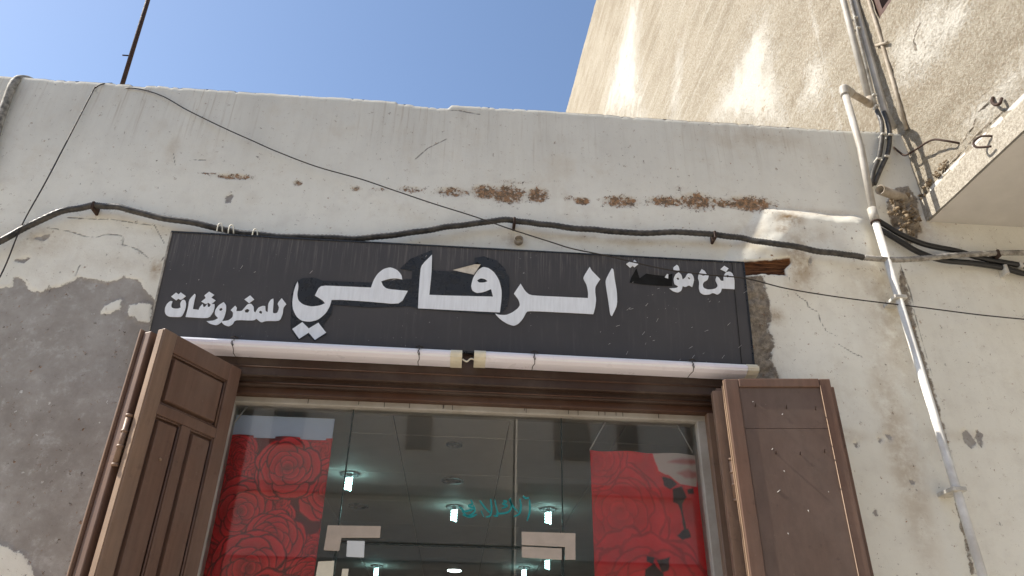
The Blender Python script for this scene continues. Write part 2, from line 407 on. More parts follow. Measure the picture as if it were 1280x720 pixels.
M = dict(
    facade=mat_facade(), stucco=mat_stucco(), sign=mat_sign(), glass=mat_glass((0.985, 0.99, 0.985), 0.9),
    shutter=mat_wood('brown_shutter_paint', (0.165, 0.094, 0.066), (0.125, 0.072, 0.051)),
    shutter_edge=mat_wood('pale_shutter_edge', (0.25, 0.16, 0.11), (0.19, 0.12, 0.083)),  # lighter brown of edges and near stile, their sunlit tone included
    shutter_pale=mat_wood('pale_lit_wood', (0.34, 0.235, 0.16), (0.25, 0.165, 0.11)),  # paler wood, with the sun on left-facing edges put into the colour
    ply=mat_wood('brown_plywood', (0.145, 0.098, 0.078), (0.118, 0.080, 0.064), (3, 3, 1), 0.42, 0.3),
    frame=mat_wood('dark_frame_wood', (0.052, 0.027, 0.018), (0.036, 0.020, 0.014), (0.6, 6, 6)),
    frame_red=mat_wood('reddish_frame_wood', (0.085, 0.038, 0.022), (0.06, 0.028, 0.017), (0.6, 6, 6)),
    alu=simple('grimy_white_aluminium', (0.44, 0.42, 0.39), 0.5, 0.3, 5, 0.1, c2=(0.33, 0.30, 0.26)),
    letter=simple('white_acrylic_letter', (0.85, 0.895, 0.955), 0.4, 0.12, 9, 0.05, scale=(5, 1, .6)),
    film=simple('dark_adhesive_film', (0.020, 0.025, 0.034), 0.3, 0.3, 6, 0.5, 14, 0.5),
    black=simple('black_hole', (0.008, 0.008, 0.008), 0.8),
    grey_flap=simple('curled_grey_film', (0.62, 0.60, 0.57), 0.3, 0.3, 18, 0.3, 30, 0.5),
    lamp=simple('skylit_lamp_diffuser', (0.90, 0.90, 0.93), 0.3, 0.03, 3, 0.02, spec=0.5),  # upper side of the diffuser, skylight put into its colour
    lamp_low=simple('shaded_lamp_diffuser', (0.86, 0.84, 0.93), 0.35, 0.03, 3, 0.02, spec=0.5),  # lower side of the same diffuser, its duller shaded tone painted in
    cap=simple('cream_plastic_cap', (0.80, 0.75, 0.61), 0.4, 0.12, 20, 0.05),
    wire_dark=simple('dark_wire', (0.045, 0.038, 0.033), 0.6, 0.3, 20),
    conduit=simple('black_corrugated_conduit', (0.020, 0.020, 0.020), 0.5, 0.3, 22, 0.4, 40, 0.4, c2=(0.085, 0.078, 0.07)),
    conduit_grey=simple('dusty_grey_conduit', (0.42, 0.40, 0.36), 0.7, 0.3, 26, 0.3, 60, 0.3, c2=(0.17, 0.155, 0.135)),
    cable=simple('black_rubber_cable', (0.016, 0.016, 0.017), 0.38, 0.2, 18, 0.1, 40, 0.5),
    pvc=simple('grey_pvc', (0.44, 0.42, 0.385), 0.5, 0.2, 7, 0.1, 40, c2=(0.33, 0.305, 0.265)),
    pvc_white=simple('white_pvc', (0.80, 0.795, 0.76), 0.45, 0.1, 5, 0.1, 40, c2=(0.56, 0.54, 0.50)),
    pvc_dirty=simple('weathered_pvc', (0.40, 0.35, 0.285), 0.65, 0.3, 12, 0.2, 40, c2=(0.26, 0.215, 0.16)),
    iron=simple('rusty_iron', (0.062, 0.036, 0.026), 0.75, 0.4, 30, 0.4, 80),
    clip=simple('dirty_white_clip', (0.62, 0.60, 0.55), 0.5, 0.3, 30),
    hose=simple('weathered_hose', (0.40, 0.38, 0.33), 0.7, 0.5, 22, 0.3, 60, c2=(0.10, 0.095, 0.085)),
    rubble=simple('crumbled_mortar', (0.30, 0.235, 0.16), 0.95, 0.5, 20, 0.9, 40, 0.1, c2=(0.13, 0.10, 0.07)),
    soffit=simple('soffit_paint', (0.62, 0.60, 0.565), 0.85, 0.15, 2.0, 0.1, 30, 0.2),
    roof=simple('roof_screed', (0.42, 0.38, 0.33), 0.9, 0.25, 2, 0.2, 20),
    room=simple('shop_wall_paint', (0.30, 0.29, 0.275), 0.8, 0.15, 3, 0.05, 20),
    ceil=simple('grey_ceiling_board', (0.66, 0.63, 0.60), 0.75, 0.10, 2, 0.05, 20),
    ring=simple('downlight_rim', (0.30, 0.30, 0.30), 0.3, 0.2, 8, 0.05, metal=0.6),
    dish=simple('downlight_dish', (0.16, 0.16, 0.16), 0.25, 0.2, 8, 0.05, metal=0.7),
    bulb=mat_emit('lit_bulb', (0.50, 1.0, 0.96), 5.5),
    bulb_dim=mat_emit('lit_flat_lamp', (0.85, 1.0, 0.96), 4.0),
    shelf=simple('dark_shop_shelving', (0.075, 0.048, 0.036), 0.5, 0.3, 4),
    sky_strip=simple('pale_sky_strip', (0.58, 0.70, 0.90), 0.8, 0.1, 5, 0.1, 150),  # colour of reflected sky, painted on a flat strip
    rose=mat_print('rose_print_fabric'),
    string=simple('white_string', (0.7, 0.7, 0.68), 0.6),
    plate=simple('beige_patch_plate', (0.52, 0.44, 0.37), 0.4, 0.15, 9, 0.05, spec=0.5),
    paper=simple('white_paper_label', (0.70, 0.74, 0.76), 0.7, 0.05, 9, 0.02),
    teal=simple('teal_decal', (0.02, 0.30, 0.31), 0.5, 0.2, 9, 0.02),
    seal=simple('dark_glass_edge', (0.02, 0.03, 0.028), 0.2, 0.1, 9, 0.02, spec=0.6),
    sand=simple('pale_street_paving', (0.47, 0.415, 0.34), 0.95, 0.35, 0.6, 0.4, 30, 0.1, c2=(0.38, 0.335, 0.275)),
    white_wall=simple('whitewashed_wall', (0.72, 0.67, 0.60), 0.9, 0.15, 0.8, 0.2, 12, 0.1),
    shop_dark=simple('dark_shopfront', (0.09, 0.07, 0.055), 0.7, 0.3, 2),
    win_dark=simple('dark_window_pane', (0.03, 0.04, 0.045), 0.12, 0.2, 2, 0.02, spec=0.6),
    brownwin=simple('brown_window_frame', (0.085, 0.045, 0.032), 0.5, 0.2, 9),
)

# ================================================================== ground
g = mesh('ground', [(-150, -150, 0), (150, -150, 0), (150, 150, 0), (-150, 150, 0)], [(0, 1, 2, 3)], M['sand'])
tag(g, 'pale dusty paved street in front of the shop', 'ground', kind='structure')

# ================================================================== shop building
shop = empty('shop_building', (0, 0, 0), 'single-storey whitewashed shop with stained parapet and peeled grey plaster', 'building')
XL, XR, ZT, STEP = -5.0, 4.6, 5.40, 0.011
OX0, OX1, OZ1 = -1.50, 1.60, 3.37          # opening
nx = int((XR - XL) / STEP) + 1; nz = int((ZT - 1.0) / STEP) + 1
xs = np.linspace(XL, XR, nx); ts = np.linspace(0, 1, nz)
GX, GT = np.meshgrid(xs, ts)
def topline(x):
    t = ZT + (fbm(x * 1.3, x * 0 + 3.1, 5, 3) - 0.45) * 0.012 + (fbm(x * 14, x * 0, 9, 3) - 0.45) * 0.014
    ch = lambda a, b, dpt: -dpt * sstep(a, a + 0.02, x) * (1 - sstep(b - 0.02, b, x))
    xa = onY(493, 133)[0]; xb = onY(563, 139)[0]
    t = t + ch(xa, xb, 0.022) + ch(xa + 0.12, xb + .01, 0.012) + ch(onY(160, 111)[0], onY(182, 113)[0], 0.018)
    t = t - 0.008 * (vnoise(x * 40, x * 0, 21) > 0.8)
    return t
GZ = 1.0 + GT * (topline(GX) - 1.0)
def wp(pts): return [tuple(onY(a, b)[[0, 2]]) for a, b in pts]
peel_poly = wp([(-260, 380), (-120, 366), (0, 360), (15, 356), (17, 346), (27, 348), (37, 361), (51, 366), (61, 359), (80, 357), (96, 347), (118, 349), (132, 352), (147, 350), (155, 346), (175, 351), (179, 361), (190, 370), (215, 420), (260, 470), (250, 760), (60, 760), (45, 720), (28, 692), (0, 682), (-60, 670), (-260, 690)])
peel = sdf(GX, GZ, peel_poly)
for isl in ([(126, 392), (130, 382), (140, 377), (152, 375), (151, 386), (137, 391)], [(160, 396), (162, 381), (175, 378), (190, 379), (188, 402), (172, 402), (168, 394)]):
    peel = np.minimum(peel, -sdf(GX, GZ, wp(isl)))
for fl in ([(1203, 540), (1208, 538), (1213, 546), (1219, 554), (1214, 560), (1208, 553)], [(1222, 538), (1228, 543), (1227, 551), (1221, 548)], [(1223, 553), (1229, 552), (1227, 558)], [(1109, 543), (1114, 545), (1112, 550)], [(1098, 548), (1102, 549), (1100, 553)], [(1138, 600), (1143, 602), (1140, 606)],
           [(282, 246), (290, 244), (288, 252), (283, 253)], [(1006, 330), (1010, 326), (1008, 338)], [(1068, 555), (1072, 553), (1071, 560)], [(1090, 640), (1094, 638), (1096, 646)], [(20, 325), (36, 322), (30, 329)], [(44, 297), (62, 294), (55, 300)]):
    peel = np.maximum(peel, sdf(GX, GZ, wp(fl)) + 0.006)
strip = sdf(GX, GZ, wp([(925, 346), (951, 349), (961, 378), (964, 394), (961, 410), (969, 429), (964, 448), (973, 467), (985, 490), (930, 490), (920, 400)]))
strip = np.maximum(strip, sdf(GX, GZ, wp([(1122, 330), (1130, 334), (1138, 360), (1150, 420), (1172, 490), (1190, 560), (1206, 640), (1222, 720), (1212, 720), (1190, 620), (1160, 500), (1140, 450), (1122, 380)])) - 0.012)
wood = sdf(GX, GZ, wp([(915, 329), (960, 329), (984, 327), (986, 333), (979, 341), (981, 348), (950, 346), (915, 347)])) + (fbm(GX * 30, GZ * 30, 77, 3) - .45) * .014
rust = np.zeros_like(GX)
for (cx, cy, rx, ry, s) in [(292, 221, 24, 4, .9), (262, 217, 16, 2, .5), (372, 229, 6, 4, .9), (445, 236, 6, 4, .9), (475, 237, 14, 3, .45), (515, 237, 18, 5, .7), (565, 240, 22, 7, .9), (606, 240, 18, 10, 1.1), (635, 243, 24, 12, 1.25), (672, 244, 14, 10, 1.25),
        (711, 248, 8, 4, .6), (727, 251, 11, 5, 1.2), (776, 252, 25, 9, .95), (835, 252, 28, 7, 1.1), (872, 252, 24, 12, 1.15), (905, 254, 30, 7, .9), (938, 255, 32, 10, 1.35), (850, 236, 14, 5, .4), (640, 228, 18, 5, .5)]:
    c = onY(cx, cy); sx = rx / 160.0; sz = ry / 135.0; s *= 1.12
    d = np.hypot((GX - c[0]) / sx, (GZ - c[2] - 0.012 * (GX - c[0])) / sz)
    rust = np.maximum(rust, s * (1 - sstep(0.2, 1.35, d)))
mort = sdf(GX, GZ, wp([(1108, 252), (1118, 236), (1134, 232), (1146, 246), (1152, 290), (1140, 306), (1124, 296), (1112, 276)]))
strip = np.maximum(strip, mort)
crack = np.full_like(GX, 0.05)
for pl in ([(60, 284), (90, 290), (108, 296), (120, 297), (133, 293), (150, 294), (155, 297), (153, 306), (165, 309), (174, 313), (185, 322)],
           [(85, 272), (110, 274), (135, 274), (165, 278), (190, 282)], [(192, 279), (200, 294), (206, 305)], [(208, 314), (205, 322), (200, 328)],
           [(94, 345), (98, 335), (101, 331)], [(62, 365), (61, 356)], [(984, 350), (988, 364), (999, 373), (1008, 378), (1010, 384), (1022, 390), (1026, 402), (1033, 414), (1046, 420)],
           [(1048, 430), (1068, 442), (1078, 446)], [(575, 139), (585, 141), (600, 143)], [(518, 200), (535, 185), (558, 174)], [(560, 138), (575, 138), (592, 142)],
           [(237, 200), (257, 200)], [(217, 192), (219, 206)], [(1125, 330), (1138, 365), (1148, 410), (1165, 470)]):
    crack = np.minimum(crack, seg_dist(GX, GZ, wp(pl)))
stain_dim = np.zeros_like(GX)  # brown stains; some over the bulge only tone down its sunlit slope
for (cx, cy, rx, ry, s) in [(983, 280, 22, 14, 1.1), (935, 295, 34, 26, .42), (1020, 268, 90, 9, .45), (975, 292, 12, 8, 1.0), (995, 330, 26, 40, .8), (1005, 300, 45, 14, .35), (1110, 400, 28, 90, .45), (1125, 560, 24, 120, .5), (1090, 360, 50, 25, .3), (1045, 545, 45, 8, .4), (1200, 545, 90, 7, .25),
        (970, 395, 14, 10, .8), (1140, 280, 40, 40, .5), (950, 175, 90, 18, .3), (150, 330, 40, 14, .2), (215, 190, 10, 30, .3), (196, 335, 9, 14, .8), (640, 300, 20, 10, .5), (300, 296, 140, 6, .35), (760, 300, 190, 6, .3), (40, 300, 60, 18, .35)]:
    c = onY(cx, cy)
    d = np.hypot((GX - c[0]) / (rx / 190.0), (GZ - c[2]) / (ry / 150.0))
    stain_dim = np.maximum(stain_dim, s * (1 - sstep(0.1, 1.3, d)))
topf = sstep(0.75, 0.0, topline(GX) - GZ); dirt = sstep(1.15, 0.15, topline(GX) - GZ)
# plaster relief (negative y is proud)
GYv = -0.006 * (fbm(GX * 0.9, GZ * 0.9, 31, 3) - 0.45) - 0.002 * (fbm(GX * 6, GZ * 6, 41, 3) - 0.45)
GYv += 0.006 * sstep(-0.004, 0.008, peel + (fbm(GX * 16, GZ * 16, 51, 3) - .45) * 0.05)
GYv += sstep(-0.01, 0.02, strip) * (0.010 + (fbm(GX * 22, GZ * 22, 61, 3) - 0.45) * 0.035)
GYv += sstep(0.45, 0.9, rust) * (0.006 + (fbm(GX * 30, GZ * 30, 71, 3) - 0.45) * 0.022)
GYv += sstep(-0.002, 0.012, wood) * (0.034 + (fbm(GX * 4, GZ * 40, 75, 3) - 0.45) * 0.03)
GYv -= sstep(-.01, .05, mort) * (0.03 + (fbm(GX * 18, GZ * 18, 65, 4) - .45) * 0.14)
# thick patch of plaster with a sloping top at the right
bl = wp([(905, 322), (932, 302), (952, 270), (972, 265), (1030, 272), (1092, 280), (1130, 288), (1130, 305), (1090, 380), (1050, 420), (985, 420), (955, 335)])
nz_ = (fbm(GX * 7, GZ * 7, 81, 3) - .45)
(xa_, za1), (xb_, zb1) = wp([(903, 326), (944, 262)])
xleft = xa_ + (GZ - za1) * (xb_ - xa_) / (zb1 - za1)
(xc_, zc1), (xd_, zd1) = wp([(955, 262), (1095, 274)])
ztop_ = zc1 + (GX - xc_) * (zd1 - zc1) / (xd_ - xc_) + 0.012
rt = np.clip((ztop_ - GZ + nz_ * .03) / 0.10, 0, 1); rl = np.clip((GX - xleft + nz_ * .05) / 0.30, 0, 1)
rx_ = 1 - sstep(2.58, 2.74, GX)
hb = np.minimum(rt, rl); hb = hb * (1.6 - .6 * hb)
zmid = onY(1000, 300)[2]
GYv -= (0.058 + .012 * nz_) * np.clip(hb, 0, 1) * sstep(zmid - 0.60, zmid - 0.10, GZ) * rx_
# rounded parapet edge
GYv += 0.005 * sstep(0.02, 0.0, topline(GX) - GZ)
co = np.stack([GX, GYv, GZ], -1).reshape(-1, 3)
cxm = (GX[:-1, :-1] + GX[1:, 1:]) / 2; czm = (GZ[:-1, :-1] + GZ[1:, 1:]) / 2
keep = ~((cxm > OX0) & (cxm < OX1) & (czm < OZ1)) & ~((cxm > 3.2) & (czm > 4.70))
grid_mesh('front_wall', nx, nz, co, keep, M['facade'], shop, dict(peel=peel, strip=strip, wood=wood, rust=rust, crack=crack, stain_dim=stain_dim, topf=topf, dirt=dirt))
# parapet top and back
px_ = np.arange(XL, 3.2, 0.02); tl = topline(px_)
rows = [(0.005, 0.0), (0.05, 0.001), (0.14, -0.004), (0.24, -0.002), (0.25, -0.02), (0.25, -0.75)]
V = []; F = []
for (yy, dz) in rows:
    for i, x in enumerate(px_): V.append((x, yy, tl[i] + dz + (0.006 * math.sin(x * 37 + yy * 90) if 0.02 < yy < 0.24 else 0)))
n_ = len(px_)
for r in range(len(rows) - 1):
    for i in range(n_ - 1): F.append((r * n_ + i, r * n_ + i + 1, (r + 1) * n_ + i + 1, (r + 1) * n_ + i))
mesh('parapet', V, F, M['roof'], shop, True)
box('roof', (XL, 0.20, 4.40), (3.12, 9.6, 4.65), M['roof'], shop)
box('left_wall', (-5.0, 0.05, 0), (-4.75, 9.6, 4.40), M['white_wall'], shop)
box('wall_base', (-5.0, -0.012, 0), (OX0, 0.25, 1.01), M['white_wall'], shop)
box('wall_base', (OX1, -0.012, 0), (XR, 0.25, 1.01), M['white_wall'], shop)
box('step', (OX0, -0.35, 0), (OX1, 0.4, 0.14), M['roof'], shop, 0.01)
# reveals of the opening
box('reveal', (OX0 - 0.02, 0.012, 1.0), (OX0 + 0.004, 0.25, OZ1), M['roof'], shop)
box('reveal', (OX1 - 0.004, 0.012, 1.0), (OX1 + 0.02, 0.25, OZ1), M['roof'], shop)
box('reveal', (OX0, 0.012, OZ1 - 0.004), (OX1, 0.25, OZ1 + 0.02), M['roof'], shop)
# vent pipe stub in the wall
c = onY(648, 302); 
o = empty('vent_pipe', tuple(c), 'small round vent pipe end in the wall just above the sign', 'pipe')
seg = 20; V = []; F = []
for (r, y) in ((0.030, 0.02), (0.030, -0.03), (0.022, -0.03), (0.021, 0.06)):
    for k in range(seg): V.append((r * math.cos(2 * math.pi * k / seg), y, r * math.sin(2 * math.pi * k / seg)))
for a in range(3):
    for k in range(seg): F.append((a * seg + k, a * seg + (k + 1) % seg, (a + 1) * seg + (k + 1) % seg, (a + 1) * seg + k))
F.append(tuple(3 * seg + k for k in range(seg)))
mesh('pipe_end', V, F, M['pvc_dirty'], o, True)
# ---- interior
box('room_side_wall', (-2.75, 0.26, 0), (-2.65, 9.4, 3.45), M['room'], shop)
box('room_side_wall', (2.65, 0.26, 0), (2.75, 9.4, 3.45), M['room'], shop)
box('room_back_wall', (-2.75, 9.3, 0), (2.75, 9.4, 3.45), M['room'], shop)
box('room_floor', (-2.75, 0.26, 0.0), (2.75, 9.4, 0.14), M['room'], shop)
box('room_front_wall', (-2.75, 0.27, 0.14), (OX0 - 0.02, 0.33, 3.45), M['room'], shop)
box('room_front_wall', (OX1 + 0.02, 0.27, 0.14), (2.75, 0.33, 3.45), M['room'], shop)
box('room_ceiling', (-2.75, 0.26, 3.375), (2.75, 9.4, 3.45), M['seal'], shop)
bmP = bmesh.new(); bbox_bm(bmP, (0.004, 0.004, 0), (0.806, 0.996, 0.02), 0.004)
mp_ = bpy.data.meshes.new('ceiling_panel'); bmP.to_mesh(mp_); bmP.free(); mp_.materials.append(M['ceil'])
for i in range(7):
    for j in range(9):
        o = bpy.data.objects.new('ceiling_panel', mp_); o.location = (-2.93 + i * 0.81, 0.30 + j * 1.0, 3.355); put(o, shop)

# ================================================================== neighbouring building
nb = empty('apartment_block', (3.13, 0, 0), 'tall sunlit neighbour with tan roughcast side wall and white plaster patches', 'building')
nb_inv = Matrix.Translation((-3.13, 0, 0))
def NB(o): o.matrix_parent_inverse = nb_inv; return o
ZS = 4.60
ya = np.concatenate([np.linspace(-2.6, 1.2, 237), np.linspace(1.2, 5, 128)[1:], np.linspace(5, 20, 190)[1:]])
za = np.concatenate([np.linspace(ZS, 7.4, 175), np.linspace(7.4, 10, 88)[1:], np.linspace(10, 17, 90)[1:]])
YA, ZA = np.meshgrid(ya, za)
def sp(pts):
    out = []
    for a, b in pts:
        p = onS(a, b); out.append(((p - SP) @ SD, p[2]))
    return out
patch = np.full_like(YA, -3.0)
for poly in ([(756, 145), (759, 116), (771, 72), (782, 29), (791, 0), (798, 0), (797, 58), (800, 110), (806, 145)],
             [(889, 152), (910, 101), (930, 58), (944, 26), (959, 25), (963, 58), (970, 101), (979, 156)],
             [(1005, 127), (1011, 84), (1025, 69), (1031, 95), (1025, 130)], [(1120, 60), (1160, 10), (1185, 0), (1215, 0), (1190, 50), (1150, 90), (1120, 110)],
             [(836, 145), (838, 130), (850, 60), (853, 60), (846, 145)], [(1210, 150), (1250, 100), (1290, 60), (1290, 90), (1240, 135)]):
    P2 = sp(poly); d = sdf(YA, ZA, P2)
    patch = np.maximum(patch, d / (0.35 + 0.09 * np.clip(YA + 1, 0, 14)) + 0.05)
seam = seg_dist(YA, ZA, sp([(1011, 0), (1030, 80), (1051, 159)]))
patch = np.maximum(patch, 0.16 - seam * 10)
slabm = np.where((YA < 0.14), (ZS + 0.19 + 0.03 * (fbm(YA * 3, YA * 0, 3, 3) - .45)) - ZA, -1.0)
crk = np.full_like(YA, 0.2)
for pl in ([(1140, 268), (1165, 232), (1185, 207), (1205, 185), (1222, 167), (1240, 150), (1262, 132)], [(1200, 178), (1215, 160), (1222, 140), (1240, 122)], [(1145, 62), (1142, 50), (1150, 30)]):
    crk = np.minimum(crk, seg_dist(YA, ZA, sp(pl)))
offn = (fbm(YA * 0.8, ZA * 0.8, 91, 3) - .45) * 0.03 + (fbm(YA * 14, ZA * 14, 95, 3) - .45) * 0.022 * (1 - 0.7 * sstep(-.02, .1, patch)) * (1 - 0.8 * sstep(-0.01, .02, slabm))
offn = offn + 0.018 * sstep(-0.01, 0.012, slabm)
co = SP + YA[..., None] * SD - offn[..., None] * SN + np.stack([0 * YA, 0 * YA, ZA], -1)
kp = np.ones((len(za) - 1, len(ya) - 1), bool)
# window opening in this wall
wpt = onS(1098, 25); WY1 = (wpt - SP) @ SD; WZ0 = wpt[2]
cy_ = (YA[:-1, :-1] + YA[1:, 1:]) / 2; cz_ = (ZA[:-1, :-1] + ZA[1:, 1:]) / 2
kp &= ~((cy_ < WY1) & (cy_ > WY1 - 1.0) & (cz_ > WZ0) & (cz_ < WZ0 + 1.3))
w = grid_mesh('side_wall', len(ya), len(za), co.reshape(-1, 3), kp, M['stucco'], nb, dict(patch=patch, slab=slabm, crack=crk, far=sstep(-.2, 2.5, YA))); NB(w)
def sw(u, d, z): p = SP + SD * u - SN * d; return (p[0], p[1], z)   # point on the side wall, d proud
def nbbox(name, u0, u1, d0, d1, z0, z1, mat, parent=None):
    V = [sw(u, d, z) for z in (z0, z1) for (u, d) in ((u0, d0), (u1, d0), (u1, d1), (u0, d1))]
    o = mesh(name, V, [(0, 1, 2, 3), (7, 6, 5, 4), (0, 4, 5, 1), (1, 5, 6, 2), (2, 6, 7, 3), (3, 7, 4, 0)], mat, parent or nb)
    bm = bmesh.new(); bm.from_mesh(o.data); bmesh.ops.recalc_face_normals(bm, faces=bm.faces); bm.to_mesh(o.data); bm.free()
    return NB(o) if parent is None else o
nbbox('floor_slab', -2.6, 0.02, -3.5, -0.004, ZS, ZS + 0.22, M['soffit'])
nbbox('front_upper_wall', -2.6, -2.4, -3.5, -0.02, ZS + 0.22, 17.0, M['white_wall'])
nbbox('roof', -2.6, 20, -3.5, -0.02, 16.8, 17.0, M['roof'])
nbbox('back_wall', 19.8, 20, -3.5, -0.02, 0, 16.8, M['white_wall'])
nbbox('inner_wall', 0.05, 19.8, -0.30, -0.06, 0.0, ZS - .01, M['white_wall'])
nbbox('far_wall', -2.6, 20, -3.7, -3.5, 0.0, 17.0, M['white_wall'])
wf = nbbox('window', WY1 - 1.0, WY1, -0.16, -0.10, WZ0, WZ0 + 1.3, M['win_dark'])
for (a, b, c_, d_) in ((WY1 - .06, WY1 + .006, WZ0 - .006, WZ0 + 1.306), (WY1 - 1.006, WY1 - .94, WZ0 - .006, WZ0 + 1.306), (WY1 - .94, WY1 - .06, WZ0 - .006, WZ0 + .06), (WY1 - .94, WY1 - .06, WZ0 + 1.24, WZ0 + 1.306), (WY1 - .53, WY1 - .47, WZ0 + .06, WZ0 + 1.24)):
    nbbox('window_frame', a, b, -0.17, -0.012, c_, d_, M['brownwin'], wf)
# crumbled mortar where slab, wall and shop meet
rng = random.Random(3)
def lump(name, c, r, mat, parent, seed):
    bm = bmesh.new(); bmesh.ops.create_icosphere(bm, subdivisions=1, radius=1)
    rr = random.Random(seed); s = (rr.uniform(.7, 1.3), rr.uniform(.7, 1.3), rr.uniform(.6, 1.1))
    for v in bm.verts:
        k = 1 + 0.75 * (rr.random() - .5)
        v.co = Vector((c[0] + v.co.x * r * s[0] * k, c[1] + v.co.y * r * s[1] * k, c[2] + v.co.z * r * s[2] * k))
    return bm_obj(name, bm, mat, parent)
for i in range(70):
    t_ = rng.random()
    a = np.array([1124, 252.]) * (1 - t_) + np.array([1142, 286.]) * t_
    p = onY(a[0] + rng.uniform(-13, 12), a[1] + rng.uniform(-12, 10), -0.02 - 0.05 * rng.random())
    NB(lump('mortar_lump', p, rng.choice([.008, .011, .015, .022]), M['rubble'], nb, i))
for i in range(40):
    p = onS(1139 + i * 1.1 + rng.uniform(-5, 3), 264 - i * 1.6 + rng.uniform(-5, 5), 0.01)
    NB(lump('mortar_lump', p, rng.uniform(0.005, 0.018), M['rubble'], nb, 100 + i))

# ================================================================== sign board
TT = math.tan(math.radians(7.2)); YTOP = -0.165
ZTOP = onY(570, 309, YTOP)[2]
sgP = np.array([0, YTOP, ZTOP]); sgN = np.array([0, -1.0, -TT]); sgN /= np.linalg.norm(sgN)
sgU = np.array([0, TT, -1.0]); sgU /= np.linalg.norm(sgU)       # down the board
def sgp(px, py, d=0.0): return onPlane(px, py, sgP, sgN) + sgN * d
tl_, tr_ = sgp(215, 290), sgp(928, 328); br_ = sgp(943, 456)
SH = abs((br_ - tr_) @ sgU); SX0, SX1 = tl_[0], (tr_[0] + br_[0]) / 2
sign = empty('shop_sign', ((SX0 + SX1) / 2, YTOP, ZTOP), 'long black shop sign board with white Arabic letters above the doorway', 'sign')
s_inv = Matrix.Translation((-(SX0 + SX1) / 2, -YTOP, -ZTOP))
def SG(o): o.matrix_parent_inverse = s_inv; return o
nu, nv = 180, 40
uu = np.linspace(SX0, SX1, nu); vv = np.linspace(0, SH, nv); UU, VV = np.meshgrid(uu, vv)
off = (fbm(UU * 2, VV * 2, 11, 3) - .45) * 0.006
co = sgP + np.stack([UU, 0 * UU, 0 * UU], -1) + VV[..., None] * sgU + off[..., None] * sgN
co[..., 0] = UU
SG(grid_mesh('panel', nu, nv, co.reshape(-1, 3), None, M['sign'], sign, dict(topf=sstep(0.30, 0.0, VV))))
def sg_local(u, v, d): p = sgP + v * sgU + d * sgN; return (u, p[1], p[2])
def sgbox(name, u0, u1, v0, v1, d0, d1, mat):
    V = [sg_local(u, v, d) for d in (d0, d1) for (u, v) in ((u0, v0), (u1, v0), (u1, v1), (u0, v1))]
    o = mesh(name, V, [(3, 2, 1, 0), (4, 5, 6, 7), (0, 1, 5, 4), (1, 2, 6, 5), (2, 3, 7, 6), (3, 0, 4, 7)], mat, sign)
    bm = bmesh.new(); bm.from_mesh(o.data); bmesh.ops.recalc_face_normals(bm, faces=bm.faces); bm.to_mesh(o.data); bm.free()
    return SG(o)
sgbox('case', SX0 + .002, SX1 - .002, 0.002, SH - .002, -0.07, -0.006, M['sign'])
for (a, b, c_, d_) in ((SX0 - .004, SX1 + .004, -0.006, 0.004), (SX0 - .004, SX1 + .004, SH - .004, SH + .006)):
    sgbox('edge_trim', a, b, c_, d_, -0.07, 0.004, M['film'])
sgbox('edge_trim', SX0 - .006, SX0 + .003, 0.004, SH - .004, -0.07, 0.005, M['conduit_grey'])
sgbox('edge_trim', SX1 - .003, SX1 + .006, 0.004, SH - .004, -0.07, 0.005, M['film'])
sgbox('panel_seam', SX1 - .075, SX1 - .072, 0.006, SH - .006, 0.0025, 0.004, M['black'])
for x_ in (SX0 + .4, SX0 + 1.7, SX1 - .5):
    V, F = tube_data([(x_, YTOP + .06, ZTOP - .06), (x_, 0.03, ZTOP - .03)], 0.012, 8); SG(mesh('bracket', V, F, M['iron'], sign))
def letters(name, org, sc, polys, mat, thick, base=0.003, lift=None):
    for rings in polys:
        px = [[(org[0] + a / sc, org[1] + b / sc) for a, b in r] for r in rings]
        fn = lambda u, v, d: sgp(u, v, base + d)
        SG(prism(name, px, fn, thick, mat, sign))
def rnd(poly, n=3, sharp=()):
    """soften a traced outline a little"""
    out = []
    L = len(poly)
    for i in range(L):
        p0 = np.array(poly[i - 1], float); p1 = np.array(poly[i], float); p2 = np.array(poly[(i + 1) % L], float)
        a = p0 - p1; b = p2 - p1
        ca = a @ b / (np.linalg.norm(a) * np.linalg.norm(b) + 1e-9)
        if ca > -0.35 or i in sharp: out.append(tuple(p1)); continue
        q0 = p1 + a * 0.3; q2 = p1 + b * 0.3
        for k in range(n):
            t = k / (n - 1); out.append(tuple((1 - t) ** 2 * q0 + 2 * t * (1 - t) * p1 + t * t * q2))
    return out
